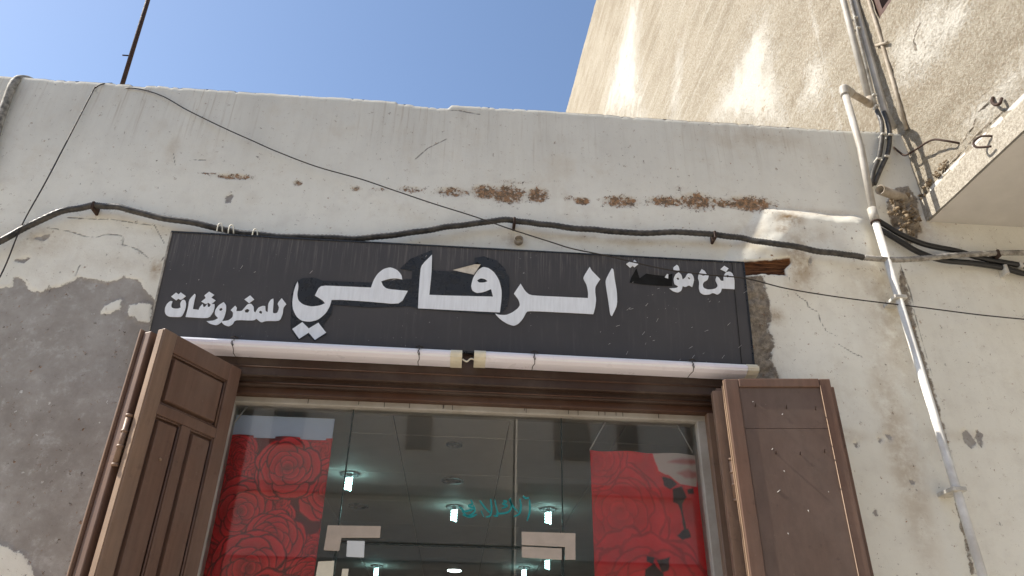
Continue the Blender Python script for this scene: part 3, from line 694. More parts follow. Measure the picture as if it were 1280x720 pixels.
A = [[[(115, 130), (165, 90), (190, 108), (212, 88), (262, 125), (212, 165), (185, 150), (165, 168)]],
     [[(110, 172), (128, 178), (115, 215), (120, 240), (150, 250), (185, 250), (210, 240), (205, 195), (230, 160), (255, 165), (265, 200), (258, 250), (240, 295), (215, 335), (100, 332), (65, 315), (52, 285), (55, 240), (75, 200)]],
     [[(350, 102), (362, 112), (345, 180), (332, 255), (390, 262), (402, 232), (430, 203), (438, 235), (455, 232), (478, 200), (482, 235), (500, 232), (515, 205), (548, 205), (550, 230), (535, 285), (490, 348), (260, 333), (285, 240), (295, 160)]],
     [[(495, 80), (545, 112), (515, 140), (560, 168), (510, 210), (485, 190), (460, 205), (417, 180), (460, 145), (448, 118)]],
     [[(640, 185), (665, 215), (662, 280), (640, 350), (608, 395), (565, 418), (500, 400), (468, 375), (540, 370), (585, 345), (550, 310), (555, 265), (590, 215)], [(595, 255), (613, 240), (630, 255), (620, 270), (600, 272)]],
     [[(755, 220), (772, 240), (765, 275), (820, 275), (845, 245), (880, 205), (915, 200), (940, 230), (940, 275), (955, 290), (985, 240), (1030, 222), (1055, 225), (1058, 275), (1080, 285), (1085, 200), (1110, 160), (1135, 150), (1138, 180), (1130, 285), (1140, 298), (1175, 295), (1195, 240), (1175, 200), (1220, 145), (1265, 205), (1235, 240), (1230, 300), (1200, 375), (1060, 372), (1015, 390), (965, 350), (940, 370), (755, 362), (730, 405), (690, 430), (640, 410), (612, 378), (690, 368), (730, 335), (735, 290), (710, 265)],
      [(850, 265), (875, 250), (898, 265), (885, 290), (855, 288)], [(990, 280), (1010, 268), (1025, 285), (1018, 303), (1000, 295)]],
     [[(905, 118), (945, 158), (893, 195), (847, 158)]]]
B = [[[(85, 187), (92, 230), (80, 300), (90, 350), (130, 385), (200, 403), (270, 395), (318, 375), (300, 350), (232, 308), (275, 222), (440, 228), (712, 240), (735, 175), (770, 120), (820, 80), (880, 65), (940, 90), (975, 135), (980, 170), (930, 160), (870, 163), (800, 185), (815, 225), (850, 252), (1027, 268), (965, 385), (700, 360), (470, 345), (375, 345), (360, 400), (325, 460), (260, 515), (190, 533), (120, 525), (75, 490), (45, 430), (38, 370), (50, 280), (68, 220)]],
     [[(125, 535), (180, 590), (262, 540), (328, 625), (232, 688), (178, 625), (97, 678), (38, 595)]]]
Cc = [[[(275, 60), (272, 200), (252, 405), (440, 412), (797, 420), (780, 355), (720, 380), (660, 390), (620, 370), (608, 330), (625, 260), (665, 195), (710, 165), (760, 175), (810, 215), (850, 280), (872, 370), (868, 460), (855, 555), (700, 548), (155, 520), (160, 400), (170, 250), (180, 155)],
       [(660, 280), (690, 262), (725, 268), (752, 288), (720, 300), (675, 300)]]]
Dd = [[[(245, 240), (290, 315), (340, 358), (600, 370), (918, 385), (920, 330), (905, 250), (868, 185), (895, 135), (935, 72), (955, 110), (1000, 155), (1040, 197), (990, 272), (990, 330), (1000, 400), (990, 480), (972, 545), (700, 530), (320, 512), (300, 530), (270, 590), (225, 640), (180, 663), (120, 645), (60, 610), (10, 565), (-9, 539), (30, 552), (100, 555), (160, 530), (215, 490), (240, 455), (225, 400), (178, 340)]],
      [[(1155, 88), (1172, 95), (1185, 200), (1205, 310), (1210, 400), (1205, 470), (1158, 565), (1140, 550), (1120, 400), (1100, 280), (1092, 210), (1125, 140)]]]
Ee = [[[(20, 90), (55, 65), (85, 70), (110, 45), (150, 90), (110, 125), (90, 108), (65, 130)]],
      [[(455, 195), (470, 200), (468, 245), (432, 232)]],
      [[(560, 98), (580, 115), (590, 155), (545, 165), (525, 150), (522, 125)]],
      [[(580, 178), (610, 205), (622, 255), (650, 235), (670, 195), (705, 185), (735, 215), (745, 260), (725, 335), (690, 315), (655, 335), (622, 325), (610, 375), (570, 395), (520, 380), (483, 350), (560, 345), (575, 325), (535, 305), (525, 250), (545, 200)], [(555, 240), (575, 232), (590, 250), (570, 262)], [(675, 235), (690, 228), (705, 245), (690, 255)]],
      [[(825, 145), (860, 165), (885, 210), (900, 215), (890, 260), (850, 280), (835, 310), (845, 345), (890, 362), (935, 360), (975, 350), (1000, 320), (970, 260), (985, 222), (1010, 235), (1030, 270), (1060, 268), (1058, 215), (1080, 180), (1120, 168), (1155, 190), (1175, 260), (1175, 358), (1040, 350), (1030, 390), (995, 418), (945, 395), (910, 415), (850, 418), (810, 395), (795, 350), (800, 280), (785, 240), (795, 190)], [(1085, 210), (1110, 205), (1120, 225), (1095, 235)], [(812, 207), (865, 205), (845, 218)]],
      [[(1065, 108), (1112, 138), (1085, 175), (1025, 145)]]]
for org, sc, P_ in (((200, 355), 8.0, A), ((360, 325), 6.857, B), ((500, 310), 6.857, Cc), ((620, 325), 8.0, Dd), ((780, 320), 8.533, Ee)):
    letters('letter', org, sc, [[rnd(r) for r in rings] for rings in P_], M['letter'], 0.0045)
# dark film left round the large letters, bare patch of the lost letters, torn flap
letters('film_patch', (360, 325), 6.857, [[[(60, 200), (120, 160), (215, 150), (300, 180), (700, 195), (1060, 165), (1060, 400), (700, 410), (385, 385), (370, 470), (300, 560), (330, 640), (230, 700), (170, 650), (90, 690), (25, 600), (30, 300)]]], M['film'], 0.0012)
letters('film_patch', (500, 310), 6.857, [[[(0, 180), (90, 95), (275, 20), (285, 195), (460, 205), (630, 225), (640, 150), (640, 85), (720, 75), (830, 110), (900, 180), (935, 260), (940, 400), (920, 500), (860, 575), (150, 525), (100, 505), (102, 200)]]], M['film'], 0.0013)
letters('film_patch', (780, 320), 8.533, [[[(60, 285), (75, 235), (130, 135), (165, 240), (235, 190), (330, 205), (440, 215), (515, 190), (512, 322), (380, 318), (200, 305)]]], M['black'], 0.0012)
letters('tear', (500, 310), 6.857, [[[(628, 155), (662, 122), (700, 160), (640, 240)]]], M['black'], 0.003)
def flapfn(pts, lifts, name='torn_flap'):
    V = [sgp(500 + a / 6.857, 310 + b / 6.857, l) for (a, b), l in zip(pts, lifts)]
    SG(mesh(name, V, [(0, 1, 2), (0, 2, 3), (0, 3, 4)], M['grey_flap'], sign, True))
flapfn([(452, 192), (560, 172), (640, 160), (690, 158), (632, 236)], [0.006, 0.02, 0.036, 0.03, 0.012])
# scratches and staples on the board
rs = random.Random(5)
for i in range(60):
    a = rs.uniform(230, 925); b = rs.uniform(300, 445)
    if rs.random() < .6: a = rs.uniform(760, 930); b = rs.uniform(345, 455)
    L = rs.choice([1.2, 1.6, 2.5, 5]); an = rs.uniform(-1.2, -0.2)
    p, q = sgp(a, b, .0045), sgp(a + L * math.cos(an), b + L * math.sin(an), .0045)
    V, F = tube_data([p, q], 0.0011, 4); SG(mesh('scratch', V, F, M['grey_flap'], sign))

# ================================================================== tube lamps under the sign
def tube_lamp(a_top, b_top, a_bot, b_bot, label, ties):
    YL = -0.105
    p0 = onY(*a_top, YL - .05); p1 = onY(*b_top, YL - .05); q1 = onY(*b_bot, YL - .04); q0 = onY(*a_bot, YL - .04)
    zt0, zt1 = p0[2], p1[2]; H = ((zt0 - q0[2]) + (zt1 - q1[2])) / 2 * .66
    zt = (zt0 + zt1) / 2; x0, x1 = p0[0], p1[0]
    e = empty('tube_lamp', ((x0 + x1) / 2, YL, zt), label, 'lamp', 'tube lamps under the sign')
    inv = Matrix.Translation((-(x0 + x1) / 2, -YL, -zt))
    prof_up = [(0.05, 0), (-0.045, 0.0), (-0.058, -.06 * 1.2 * H / .1), (-0.066, -.30 * H)]
    prof_lo = [(-0.066, -.30 * H), (-0.064, -.52 * H), (-0.052, -.76 * H), (-0.030, -.94 * H), (0.0, -H), (0.05, -H)]
    def ext(name, prof, xa, xb, mat, sc=1.0, closed=False):
        V = [];
        for x in (xa, xb):
            for (y, z) in prof: V.append((x, YL + y * sc, zt + (z + H / 2) * sc - H / 2 + (zt1 - zt0) * ((x - x0) / (x1 - x0) - .5)))
        n = len(prof); F = [(i, i + 1, n + i + 1, n + i) for i in range(n - 1)]
        if closed: F += [(n - 1, 0, n, 2 * n - 1), tuple(range(n))[::-1], tuple(range(n, 2 * n))]
        o = mesh(name, V, F, mat, e); o.matrix_parent_inverse = inv; return o
    cw = 0.066
    ext('skylit_strip', prof_up, x0 + cw, x1 - cw, M['lamp'])
    ext('diffuser', prof_lo, x0 + cw, x1 - cw, M['lamp_low'])
    full = prof_up + prof_lo[1:]
    for xa, xb in ((x0, x0 + cw), (x1 - cw, x1)):
        c_ = ext('end_cap', full, xa, xb, M['cap'], 1.06, True)
        b = c_.modifiers.new('bevel', 'BEVEL'); b.width = 0.012; b.segments = 3
    for tx in ties:
        x = onY(tx, 445, YL - .06)[0]
        dz = (zt1 - zt0) * ((x - x0) / (x1 - x0) - .5)
        pth = [(x + .004, YL + .02, zt + .012 + dz)] + [(x + .006 * math.sin(i * 1.7), YL + y * 1.05 - .002, zt + z + dz) for i, (y, z) in enumerate(full[1:])]
        o = tube('tie_wire', pth, 0.0022, M['wire_dark'], e, 5); o.matrix_parent_inverse = inv
        o = tube('tie_knot', [(x - .02, YL - .05, zt + .006 + dz), (x, YL - .058, zt + .012 + dz), (x + .022, YL - .05, zt + .006 + dz)], 0.0045, M['wire_dark'], e, 6); o.matrix_parent_inverse = inv
    return (x0, x1, zt, H)
LA = tube_lamp((200, 419), (578, 438), (200, 440), (578, 458), 'white tube lamp under the sign, running behind the panelled shutter', (287, 523))
LB = tube_lamp((593, 438), (947, 456), (593, 459), (947, 473), 'white tube lamp under the sign, at the plain plywood shutter end', (668, 865))
pa = onY(578, 449, -.14); pb = onY(594, 450, -.14)
tag(tube('lamp_lead', smooth_path([pa, pa * .65 + pb * .35 + np.array([0, 0, -.012]), pa * .35 + pb * .65 + np.array([0, 0, .006]), pb]), 0.005, M['cap'], None, 6), 'short cream lead joining the two tube lamps', 'wire')

# ================================================================== shop front frame
front = empty('shopfront_glazing', (0, 0.05, 0.14), 'brown timber door frame with grimy white aluminium glazing channel', 'shop window')
f_inv = Matrix.Translation((0, -0.05, -0.14))
def FR(o): o.matrix_parent_inverse = f_inv; return o
GXL, GXR = -1.325, 1.365
z1 = onY(360, 471, -.05)[2]; z2 = onY(360, 483, -.01)[2]; z3 = onY(360, 494, .03)[2]; z4 = onY(360, 505, .08)[2]
zl_ = [(OZ1 + 0.05, z1, -.05), (z1 + .01, z2, -.01), (z2 + .012, z3, .03), (z3 + .012, z4, .08)]
xo = [(OX0 + .0, OX1 - .0), (GXL - .125, GXR + .125), (GXL - .09, GXR + .09), (GXL - .05, GXR + .05)]
xi = [(GXL - .125, GXR + .125), (GXL - .09, GXR + .09), (GXL - .05, GXR + .05), (GXL, GXR)]
mats = [M['frame'], M['frame'], M['frame_red'], M['alu']]
for k in range(4):
    zt_, zb_, y_ = zl_[k]; nm = ('lintel', 'head_moulding', 'head_moulding', 'glazing_channel')[k]; jn = ('jamb', 'jamb_moulding', 'jamb_moulding', 'glazing_channel')[k]
    e0, e1 = xo[k]; i0, i1 = xi[k]
    if k == 0: e0 -= .03; e1 += .03
    FR(box(nm, (e0 - .002, y_, zb_), (e1 + .002, 0.2 + .004 * k, zt_), mats[k], front, 0.006))
    jm = M['shutter_edge'] if k == 2 else mats[k]
    FR(box(jn, (e0, y_ + .001, 0.14), (i0 + .006, 0.2 + .004 * k, zb_ + .004), jm, front, 0.005))
    FR(box(jn, (i1 - .006, y_ + .001, 0.14), (e1, 0.2 + .004 * k, zb_ + .004), jm, front, 0.005))
# bead lines along the lintel
FR(tube('bead', [(OX0, -.052, z1 + .055), (OX1, -.052, z1 + .055)], 0.006, M['frame_red'], front, 8))
FR(tube('bead', [(GXL - .1, -.012, z2 + .016), (GXR + .1, -.012, z2 + .016)], 0.006, M['frame_red'], front, 8))
# drips on the channel
for i in range(16):
    x = onY(rs.choice([rs.uniform(715, 800), rs.uniform(320, 860)]), 515, .078)[0]; L = rs.uniform(.012, .03)
    FR(box('paint_run', (x, .0775, z4 + .004 + .03 - L), (x + .003, .081, z4 + .036), M['wire_dark'], front))
# glass
GY = 0.125
gx1, gx2 = onY(437, 550, GY)[0], onY(702, 560, GY)[0]; gzd = onY(565, 681, GY)[2]
for (a, b, c_, d_, lab) in ((GXL - .02, gx1 - .002, .16, z4 + .02, 0), (gx1 + .002, gx2 - .002, gzd + .004, z4 + .02, 1), (gx2 + .002, GXR + .02, .16, z4 + .02, 2)):
    FR(box('glass_pane', (a, GY, c_), (b, GY + .010, d_), M['glass'], front))
for x_ in (gx1, gx2): FR(box('glass_joint', (x_ - .0035, GY - .001, .16), (x_ + .0035, GY + .011, z4 + .02), M['seal'], front))
door = empty('glass_door', ((gx1 + gx2) / 2, GY, .16), 'frameless glass door leaf with beige corner patch plates', 'door')
d_inv = Matrix.Translation((-(gx1 + gx2) / 2, -GY, -.16))
def DR(o): o.matrix_parent_inverse = d_inv; return o
DR(box('pane', (gx1 + .006, GY, .17), (gx2 - .006, GY + .010, gzd - .006), M['glass'], door))
DR(box('top_edge', (gx1 + .006, GY - .0012, gzd - .010), (gx2 - .006, GY + .0112, gzd - .004), M['seal'], door))
DR(box('side_edge', (gx1 + .006, GY - .0012, .17), (gx1 + .012, GY + .0112, gzd - .0105), M['seal'], door))
DR(box('side_edge', (gx2 - .012, GY - .0012, .17), (gx2 - .006, GY + .0112, gzd - .0105), M['seal'], door))
def gpt(a, b): p = onY(a, b, GY); return (p[0], p[2])
def gl_poly(name, pts, mat, parent, th=0.008, off=0.0):
    return prism(name, [[gpt(a, b) for a, b in pts]], lambda u, v, d: (u, GY - .0005 - off - d, v), th, mat, parent)
DR(gl_poly('patch_plate', [(410, 657), (476, 658), (475, 672.5), (427, 672.5), (424, 689), (405, 688)], M['plate'], door))
DR(gl_poly('patch_plate', [(652, 665), (719, 667), (719, 700), (706, 700), (706, 684), (652, 681.5)], M['plate'], door))
DR(gl_poly('patch_plate', [(652, 683.5), (702, 686), (702, 700), (652, 697)], M['plate'], door))
DR(gl_poly('paper_label', [(434, 676), (456, 676.5), (455, 697), (433, 696)], M['paper'], door, .001, .001))
FR(gl_poly('paper_label', [(398, 702), (418, 701), (416, 724), (394, 724)], M['cap'], front, .001, .001))
DR(gl_poly('paper_label', [(428, 711), (436, 711), (434, 726), (426, 726)], M['cap'], door, .001, .001))
# teal calligraphy on the fanlight
for st in ([(1045, 160), (1062, 250), (1040, 370), (960, 415)], [(890, 160), (940, 260), (1020, 350)], [(905, 150), (920, 260), (885, 345), (770, 372), (722, 350), (680, 170)], [(800, 180), (850, 200), (800, 230), (860, 260), (780, 300)],
           [(620, 160), (634, 300), (615, 400), (550, 425)], [(460, 180), (540, 290), (620, 370)], [(700, 360), (720, 405), (660, 405)], [(330, 170), (355, 230), (300, 260), (370, 300), (250, 340), (200, 300), (160, 270)], [(200, 330), (290, 405), (390, 340), (370, 250)],
           [(1090, 115), (1130, 150), (1180, 140)], [(1185, 170), (1190, 330), (1150, 480)], [(480, 330), (520, 420)], [(210, 390), (330, 420), (420, 380)]):
    pts = smooth_path([(560 + a / 11.64, 610 + b / 11.64, 0) for a, b in st], 6)
    Lf = []; Rt = []
    n = len(pts)
    for i, p in enumerate(pts):
        t_ = pts[min(i + 1, n - 1)] - pts[max(i - 1, 0)]; t_ /= np.linalg.norm(t_) + 1e-9
        wd = 1.05 * (0.45 + 0.75 * math.sin(math.pi * (0.12 + 0.8 * i / (n - 1))))
        Lf.append((p[0] - t_[1] * wd, p[1] + t_[0] * wd)); Rt.append((p[0] + t_[1] * wd, p[1] - t_[0] * wd))
    FR(gl_poly('calligraphy_stroke', Lf + Rt[::-1], M['teal'], front, .0008, .0004))

# ================================================================== shutters
LZ0 = 0.17
def leaf(parent, W, H, style, flip=False):
    """folding leaf in local axes: x across, z up, front face towards -y; returns the part"""
    T = 0.045
    core = box('leaf', (0.012, 0.024 if style == 'panel' else 0.006, 0.0), (W - .012, T - .006, H - .006), M['shutter'] if style == 'panel' else M['ply'], parent)
    e = M['shutter']
    sw_ = 0.085
    if style == 'panel':
        box('stile', (0, -.004, 0), (sw_, T, H), M['shutter_edge'], core, .005, 2)
        box('stile', (W - sw_, -.004, 0), (W, T, H), e, core, .005, 2)
        box('rail', (sw_ - .002, -.003, H - .10), (W - sw_ + .002, T - .001, H - .001), e, core, .005, 2)
        pz = H - .10; zz = [(pz - .27, pz)]; ph = .27
        r2 = pz - .27
        box('rail', (sw_ - .002, -.003, r2 - .055), (W - sw_ + .002, T - .001, r2), e, core, .005, 2)
        box('mullion', (W / 2 - .03, -.003, 0.95), (W / 2 + .03, T - .001, r2 - .0555), e, core, .005, 2)
        box('rail', (sw_ - .002, -.003, 0.85), (W - sw_ + .002, T - .001, .95), e, core, .005, 2)
        box('rail', (sw_ - .002, -.003, 0.0), (W - sw_ + .002, T - .001, .14), e, core, .005, 2)
        def raised(x0, x1, z0, z1):
            m = .022; s = .030
            V = [(x0 + m, .0245, z0 + m), (x1 - m, .0245, z0 + m), (x1 - m, .0245, z1 - m), (x0 + m, .0245, z1 - m),
                 (x0 + m + .004, .0, z0 + m + .004), (x1 - m - .004, .0, z0 + m + .004), (x1 - m - .004, .0, z1 - m - .004), (x0 + m + .004, .0, z1 - m - .004),
                 (x0 + s, -.0035, z0 + s), (x1 - s, -.0035, z0 + s), (x1 - s, -.0035, z1 - s), (x0 + s, -.0035, z1 - s)]
            F = [(8, 9, 10, 11)]
            for a in (0, 4):
                for k in range(4): F.append((a + k, a + (k + 1) % 4, a + 4 + (k + 1) % 4, a + 4 + k))
            mesh('panel', V, F, e, core)
            # bead moulding round the panel
            bx_ = [(x0 + .005, .010, z0 + .005), (x1 - .005, .010, z0 + .005), (x1 - .005, .010, z1 - .005), (x0 + .005, .010, z1 - .005), (x0 + .005, .010, z0 + .005)]
            for k in range(4): tube('bead', [bx_[k], bx_[k + 1]], .006, e, core, 6)
        raised(sw_, W - sw_, r2, pz)
        raised(sw_, W / 2 - .03, .95, r2 - .055); raised(W / 2 + .03, W - sw_, .95, r2 - .055)
        raised(sw_, W / 2 - .03, .14, .85); raised(W / 2 + .03, W - sw_, .14, .85)
    else:
        box('stile', (0, -.006, 0), (.075, T, H), M['shutter'], core, .005, 2)
        box('stile', (W - .06, -.006, 0), (W, T, H), M['shutter'], core, .005, 2)
        box('rail', (.0765, -.009, H - .05), (W - .0615, T - .001, H + .002), M['shutter'], core, .006, 2)
        box('rail', (.0765, -.005, 0), (W - .0615, T - .001, .10), M['shutter'], core, .005, 2)
        box('plywood_sheet', (.0765, .0015, H - .285), (W - .0615, .0065, H - .052), M['ply'], core)
        box('plywood_sheet', (.0765, .0005, .10), (W - .0615, .0062, H - .288), M['ply'], core)
    return core
def hinge(parent, x, y, z, L=.17, r=.011):
    h = tube('hinge', [(x, y, z), (x, y, z + L)], r, M['shutter_edge'], parent, 12, True)
    for zz in (z - .014, z + L * .33, z + L * .66, z + L + .002):
        tube('hinge_ring', [(x, y, zz), (x, y, zz + .012)], r * 1.25, M['shutter_edge'], h, 12, True)
    return h
# left pair: the panelled leaf stands out from the jamb, its twin is folded behind it
hp = onY(302, 462, -.06); ZL = hp[2]; npt = onZ(206, 410, ZL)
dx, dy = hp[0] - npt[0], hp[1] - npt[1]; Wl = math.hypot(dx, dy); angL = math.atan2(dy, dx)
ls = empty('folding_shutter', (npt[0], npt[1], LZ0), 'brown panelled folding shutter leaning open against the bare grey plaster', 'shutter', rz=angL)
HL = ZL - LZ0
A1 = leaf(ls, Wl, HL, 'panel')
# paler strip on the near stile, sunlight put into its colour
box('lit_edge', (-.004, .004, 0.0), (0.001, .034, HL - .006), M['shutter_pale'], A1)
A2 = box('leaf', (-.012, .075, 0), (Wl - .01, .118, HL - .012), M['shutter'], ls)
box('stile', (-.016, .071, 0), (.075, .122, HL - .010), M['shutter'], A2, .005, 2)
box('stile', (Wl - .08, .071, 0), (Wl - .008, .122, HL - .010), M['shutter'], A2, .005, 2)
box('rail', (.0755, .073, HL - .11), (Wl - .081, .120, HL - .011), M['shutter'], A2, .004, 2)
box('closing_strip', (-.030, .128, 0), (.04, .140, HL + .006), M['shutter_edge'], A2, .003)
box('closing_strip', (-.022, .1225, 0), (.03, .1275, HL - .0), M['shutter'], A2)
zh = onY(157, 578, npt[1])[2] - LZ0
hinge(ls, -.012, .060, zh, .22, .013)
hinge(ls, -.012, .060, zh - 1.1, .22, .013)
nail = tube('nail', [(Wl * .30, -.004, HL - .62), (Wl * .30, -.012, HL - .63)], .006, M['shutter_pale'], ls, 8)
# right pair: folded back flat, plain plywood side showing
ZR = ZL - .005
rp0 = onZ(905, 474, ZR); rp1 = onZ(1035, 476, ZR)
Wr = float(np.linalg.norm((rp1 - rp0)[:2])); angR = -math.asin(.075)
rsu = empty('folding_shutter', (rp0[0], rp0[1], LZ0), 'brown folding shutter with plain plywood side, folded back beside the white downpipe', 'shutter', rz=angR - .04)
HR = ZR - LZ0
B1 = leaf(rsu, Wr, HR, 'ply')
box('lit_edge', (-.006, .000, 0), (-.0005, .016, HR - .004), M['shutter_pale'], B1)  # left edge in paler wood, imitating the sun catching it
box('lit_edge', (-.010, .020, 0), (-.0005, .034, HR - .03), M['shutter_pale'], B1)
B2 = box('leaf', (-.03, .085, 0), (Wr + .02, .125, HR - .02), M['shutter'], rsu)
box('stile', (-.055, .080, 0), (.06, .130, HR - .035), M['shutter_edge'], B2, .005, 2)
box('stile', (Wr - .06, .058, 0), (Wr + .040, .130, HR - .02), M['shutter'], B2, .005, 2)
box('rail', (.0605, .081, HR - .12), (Wr - .0605, .129, HR - .021), M['shutter'], B2)
tube('paint_edge', [(Wr - .061, -.0065, HR - .04), (Wr - .061, -.0065, 0.0)], .0025, M['shutter_pale'], B1, 6)
zh = onY(913, 620, rp0[1])[2] - LZ0
hinge(rsu, -.008, .050, zh, .20, .013); hinge(rsu, -.008, .050, zh - 1.1, .20, .013)
for (a, b) in ((945, 508), (982, 512), (1017, 515), (970, 568), (999, 570), (1028, 568)):
    q = onY(a, b, rp0[1] - .02); lx = q[0] - rp0[0]; lz = q[2] - LZ0
    tube('nail', [(lx, .004, lz), (lx - .006, -.026, lz + .010)], .0028, M['iron'], B1, 6)
for i in range(11):
    lx = rs.uniform(.1, Wr - .08); lz = HR - rs.uniform(.1, 1.2); an = rs.uniform(.6, 2.2); L = rs.uniform(.006, .022)
    tube('paint_nick', [(lx, -.001, lz), (lx + L * math.cos(an), -.001, lz + L * math.sin(an))], .0018, M['grey_flap'], B1, 5)

# ================================================================== printed fabrics in the window
def rose_color(U, Vv, roses, base, seed):
    """printed roses: overlapping petals painted from the outside in, dark at the base, outlined"""
    out = np.empty(U.shape + (3,)); out[:] = base
    out *= (0.55 + 0.8 * fbm(U * 14, Vv * 14, seed, 3))[..., None]
    wob = fbm(U * 16, Vv * 16, seed + 7, 3) - .45
    rr = random.Random(seed)
    hi = np.array([0.95, 0.030, 0.040]); lo = np.array([0.30, 0.004, 0.008]); ink = np.array([0.035, 0.001, 0.003])
    for (cx, cy, R_, ph, hue) in roses:
        rho = [.60, .52, .40, .28, .17, .07]; pr = [.44, .42, .37, .30, .21, .13]; npet = [6, 5, 5, 4, 3, 2]
        dc = np.hypot(U - cx, Vv - cy)
        near = dc < R_ * 1.25
        for i in range(6):
            for k in range(npet[i]):
                th = ph + 2 * math.pi * (k + .5 * (i % 2)) / npet[i] + rr.uniform(-.22, .22)
                ro = R_ * rho[i] * rr.uniform(.9, 1.08); pp = R_ * pr[i] * rr.uniform(.9, 1.12)
                ax, ay = cx + ro * math.cos(th), cy + ro * math.sin(th)
                lx = (U - ax) * math.cos(th) + (Vv - ay) * math.sin(th); ly = -(U - ax) * math.sin(th) + (Vv - ay) * math.cos(th)
                d = np.hypot(lx / .92, ly / 1.18) / pp + wob * .35
                m = near & (d < 1)
                t_ = np.clip((dc / (ro + pp) - .25) / .75, 0, 1) ** 1.5
                colr = lo + (hi - lo) * t_[..., None] * hue
                o_ = sstep(.86, .95, d)[..., None] * .85
                colr = colr * (1 - o_) + ink * o_
                out = np.where(m[..., None], colr, out)
    return out
def fabric(name, label, x0, x1, z1_, z0_, yb, colfn, seed):
    e = empty(name, ((x0 + x1) / 2, yb, z0_), label, 'fabric', 'fabrics hung in the shop window')
    nu, nv = 220, 420
    U, W_ = np.meshgrid(np.linspace(x0, x1, nu), np.linspace(z0_, z1_, nv))
    yy = yb + 0.014 * np.sin(U * 23 + W_ * 1.6 + seed + 2 * fbm(U * 2, W_ * 2, seed + 4, 2)) + 0.03 * (fbm(U * 3, W_ * 1.5, seed, 3) - .45)
    c3 = colfn(U, W_); c4 = np.concatenate([np.clip(c3, 0, 1), np.ones(U.shape + (1,))], -1)
    o = grid_mesh('cloth', nu, nv, np.stack([U, yy, W_], -1).reshape(-1, 3), None, M['rose'], e, cols=dict(print=c4))
    o.matrix_parent_inverse = Matrix.Translation((-(x0 + x1) / 2, -yb, -z0_))
    so = o.modifiers.new('thick', 'SOLIDIFY'); so.thickness = .003; so.offset = 1
    return e
FYL = 0.175
fl1 = onY(422, 549, FYL); FLX1 = -0.752; FLZ = fl1[2]
def fp(a, b, r, ph, h=1.0):
    p = onY(a, b, FYL); return (p[0], p[2], r / 213.0, ph, h)
rosesL = [fp(330, 590, 22, .3), fp(300, 562, 24, 1.1), fp(400, 560, 26, 2.2), fp(270, 690, 34, .7), fp(345, 655, 24, 3.1), fp(420, 680, 30, 1.7), fp(285, 600, 20, 2.6), fp(305, 575, 16, .2), fp(390, 690, 24, 4.4),
          fp(275, 668, 18, 3.9), fp(348, 628, 16, .9), fp(401, 562, 17, 1.2), fp(412, 612, 38, 5.2), fp(300, 640, 42, 2.0), fp(342, 675, 36, .4), fp(360, 586, 42, 3.4), fp(310, 710, 44, 1.4), fp(262, 600, 22, 1.9), fp(385, 722, 26, 2.4), fp(340, 770, 50, 2.9), fp(270, 780, 40, .1), fp(400, 790, 44, 4.0)]
fabL = fabric('rose_fabric', 'red fabric printed with dark-outlined roses hung behind the panelled shutter', -1.45, FLX1, FLZ, 1.25, FYL, lambda U, W_: rose_color(U, W_, rosesL, (0.16, .004, .008), 3), 3)
h_ = box('sky_reflection_strip', (-1.45, FYL - .004, FLZ - .01), (FLX1 - .006, FYL + .002, onY(422, 524, FYL)[2]), M['sky_strip'], fabL)  # flat pale strip standing in for sky reflected in the glass
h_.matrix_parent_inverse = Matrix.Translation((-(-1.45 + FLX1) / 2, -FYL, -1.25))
def colR(U, W_):
    c = rose_color(U, W_, [], (0.80, .022, .030), 12)
    big = [(*onY(a, b, FYL)[[0, 2]], q / 213., ph, 1.0) for a, b, q, ph in ((775, 640, 62, .5), (812, 745, 80, 2.0), (745, 575, 40, 1.0))]
    c = c * .62 + rose_color(U, W_, big, (0.85, .022, .030), 15) * .38
    def poly(pts, colr, k=1.0, soft=.004):
        nonlocal c
        P2 = [tuple(onY(a, b, FYL)[[0, 2]]) for a, b in pts]
        s_ = sdf(U, W_, P2) + (fbm(U * 30, W_ * 30, 8, 2) - .37) * .012
        m = sstep(-soft, soft, s_)[..., None] * k; c = c * (1 - m) + np.array(colr) * m
    poly([(816, 566), (872, 566), (872, 608), (850, 606), (836, 595), (824, 588)], (.62, .55, .52))
    poly([(834, 578), (852, 573), (872, 574), (872, 579), (850, 581)], (.50, .10, .10), .75, .012); poly([(846, 592), (860, 586), (872, 590), (872, 596), (856, 598)], (.55, .14, .13), .7, .012)
    for pts in ([(840, 612), (852, 608), (858, 622), (850, 632), (841, 628)], [(858, 612), (868, 608), (868, 616), (860, 618)], [(852, 664), (860, 660), (863, 672), (852, 676), (846, 670)], [(847, 628), (851, 630), (858, 664), (855, 666)],
                [(808, 695), (818, 697), (816, 705), (808, 702)], [(822, 700), (838, 696), (836, 712), (828, 716)], [(806, 712), (818, 704), (830, 716), (832, 726), (806, 726)], [(828, 596), (838, 598), (846, 606), (838, 612), (830, 606)]):
        poly(pts, (.014, .012, .014), .97)
    return c
fr0 = onY(737, 563, FYL)[0]; fr1 = 1.40; FRZ = onY(800, 565.5, FYL)[2]
fabR = fabric('rose_fabric', 'red fabric with black leaves and white corner hung beside the plywood shutter', fr0, fr1, FRZ, 1.25, FYL, colR, 9)
invR = Matrix.Translation((-(fr0 + fr1) / 2, -FYL, -1.25))
for pth in ([(737, 563), (757, 527)], [(757, 527), (846, 531)], [(846, 531), (866, 566)]):
    o = tube('hanging_string', [onY(a, b, FYL - .01) for a, b in pth], .0035, M['string'], fabR, 6); o.matrix_parent_inverse = invR
o = tube('hanging_string', [onY(a, b, FYL - .02) for a, b in ((290, 532), (309, 508))], .004, M['string'], fabL, 6)
o.matrix_parent_inverse = Matrix.Translation((-(-1.45 + FLX1) / 2, -FYL, -1.25))

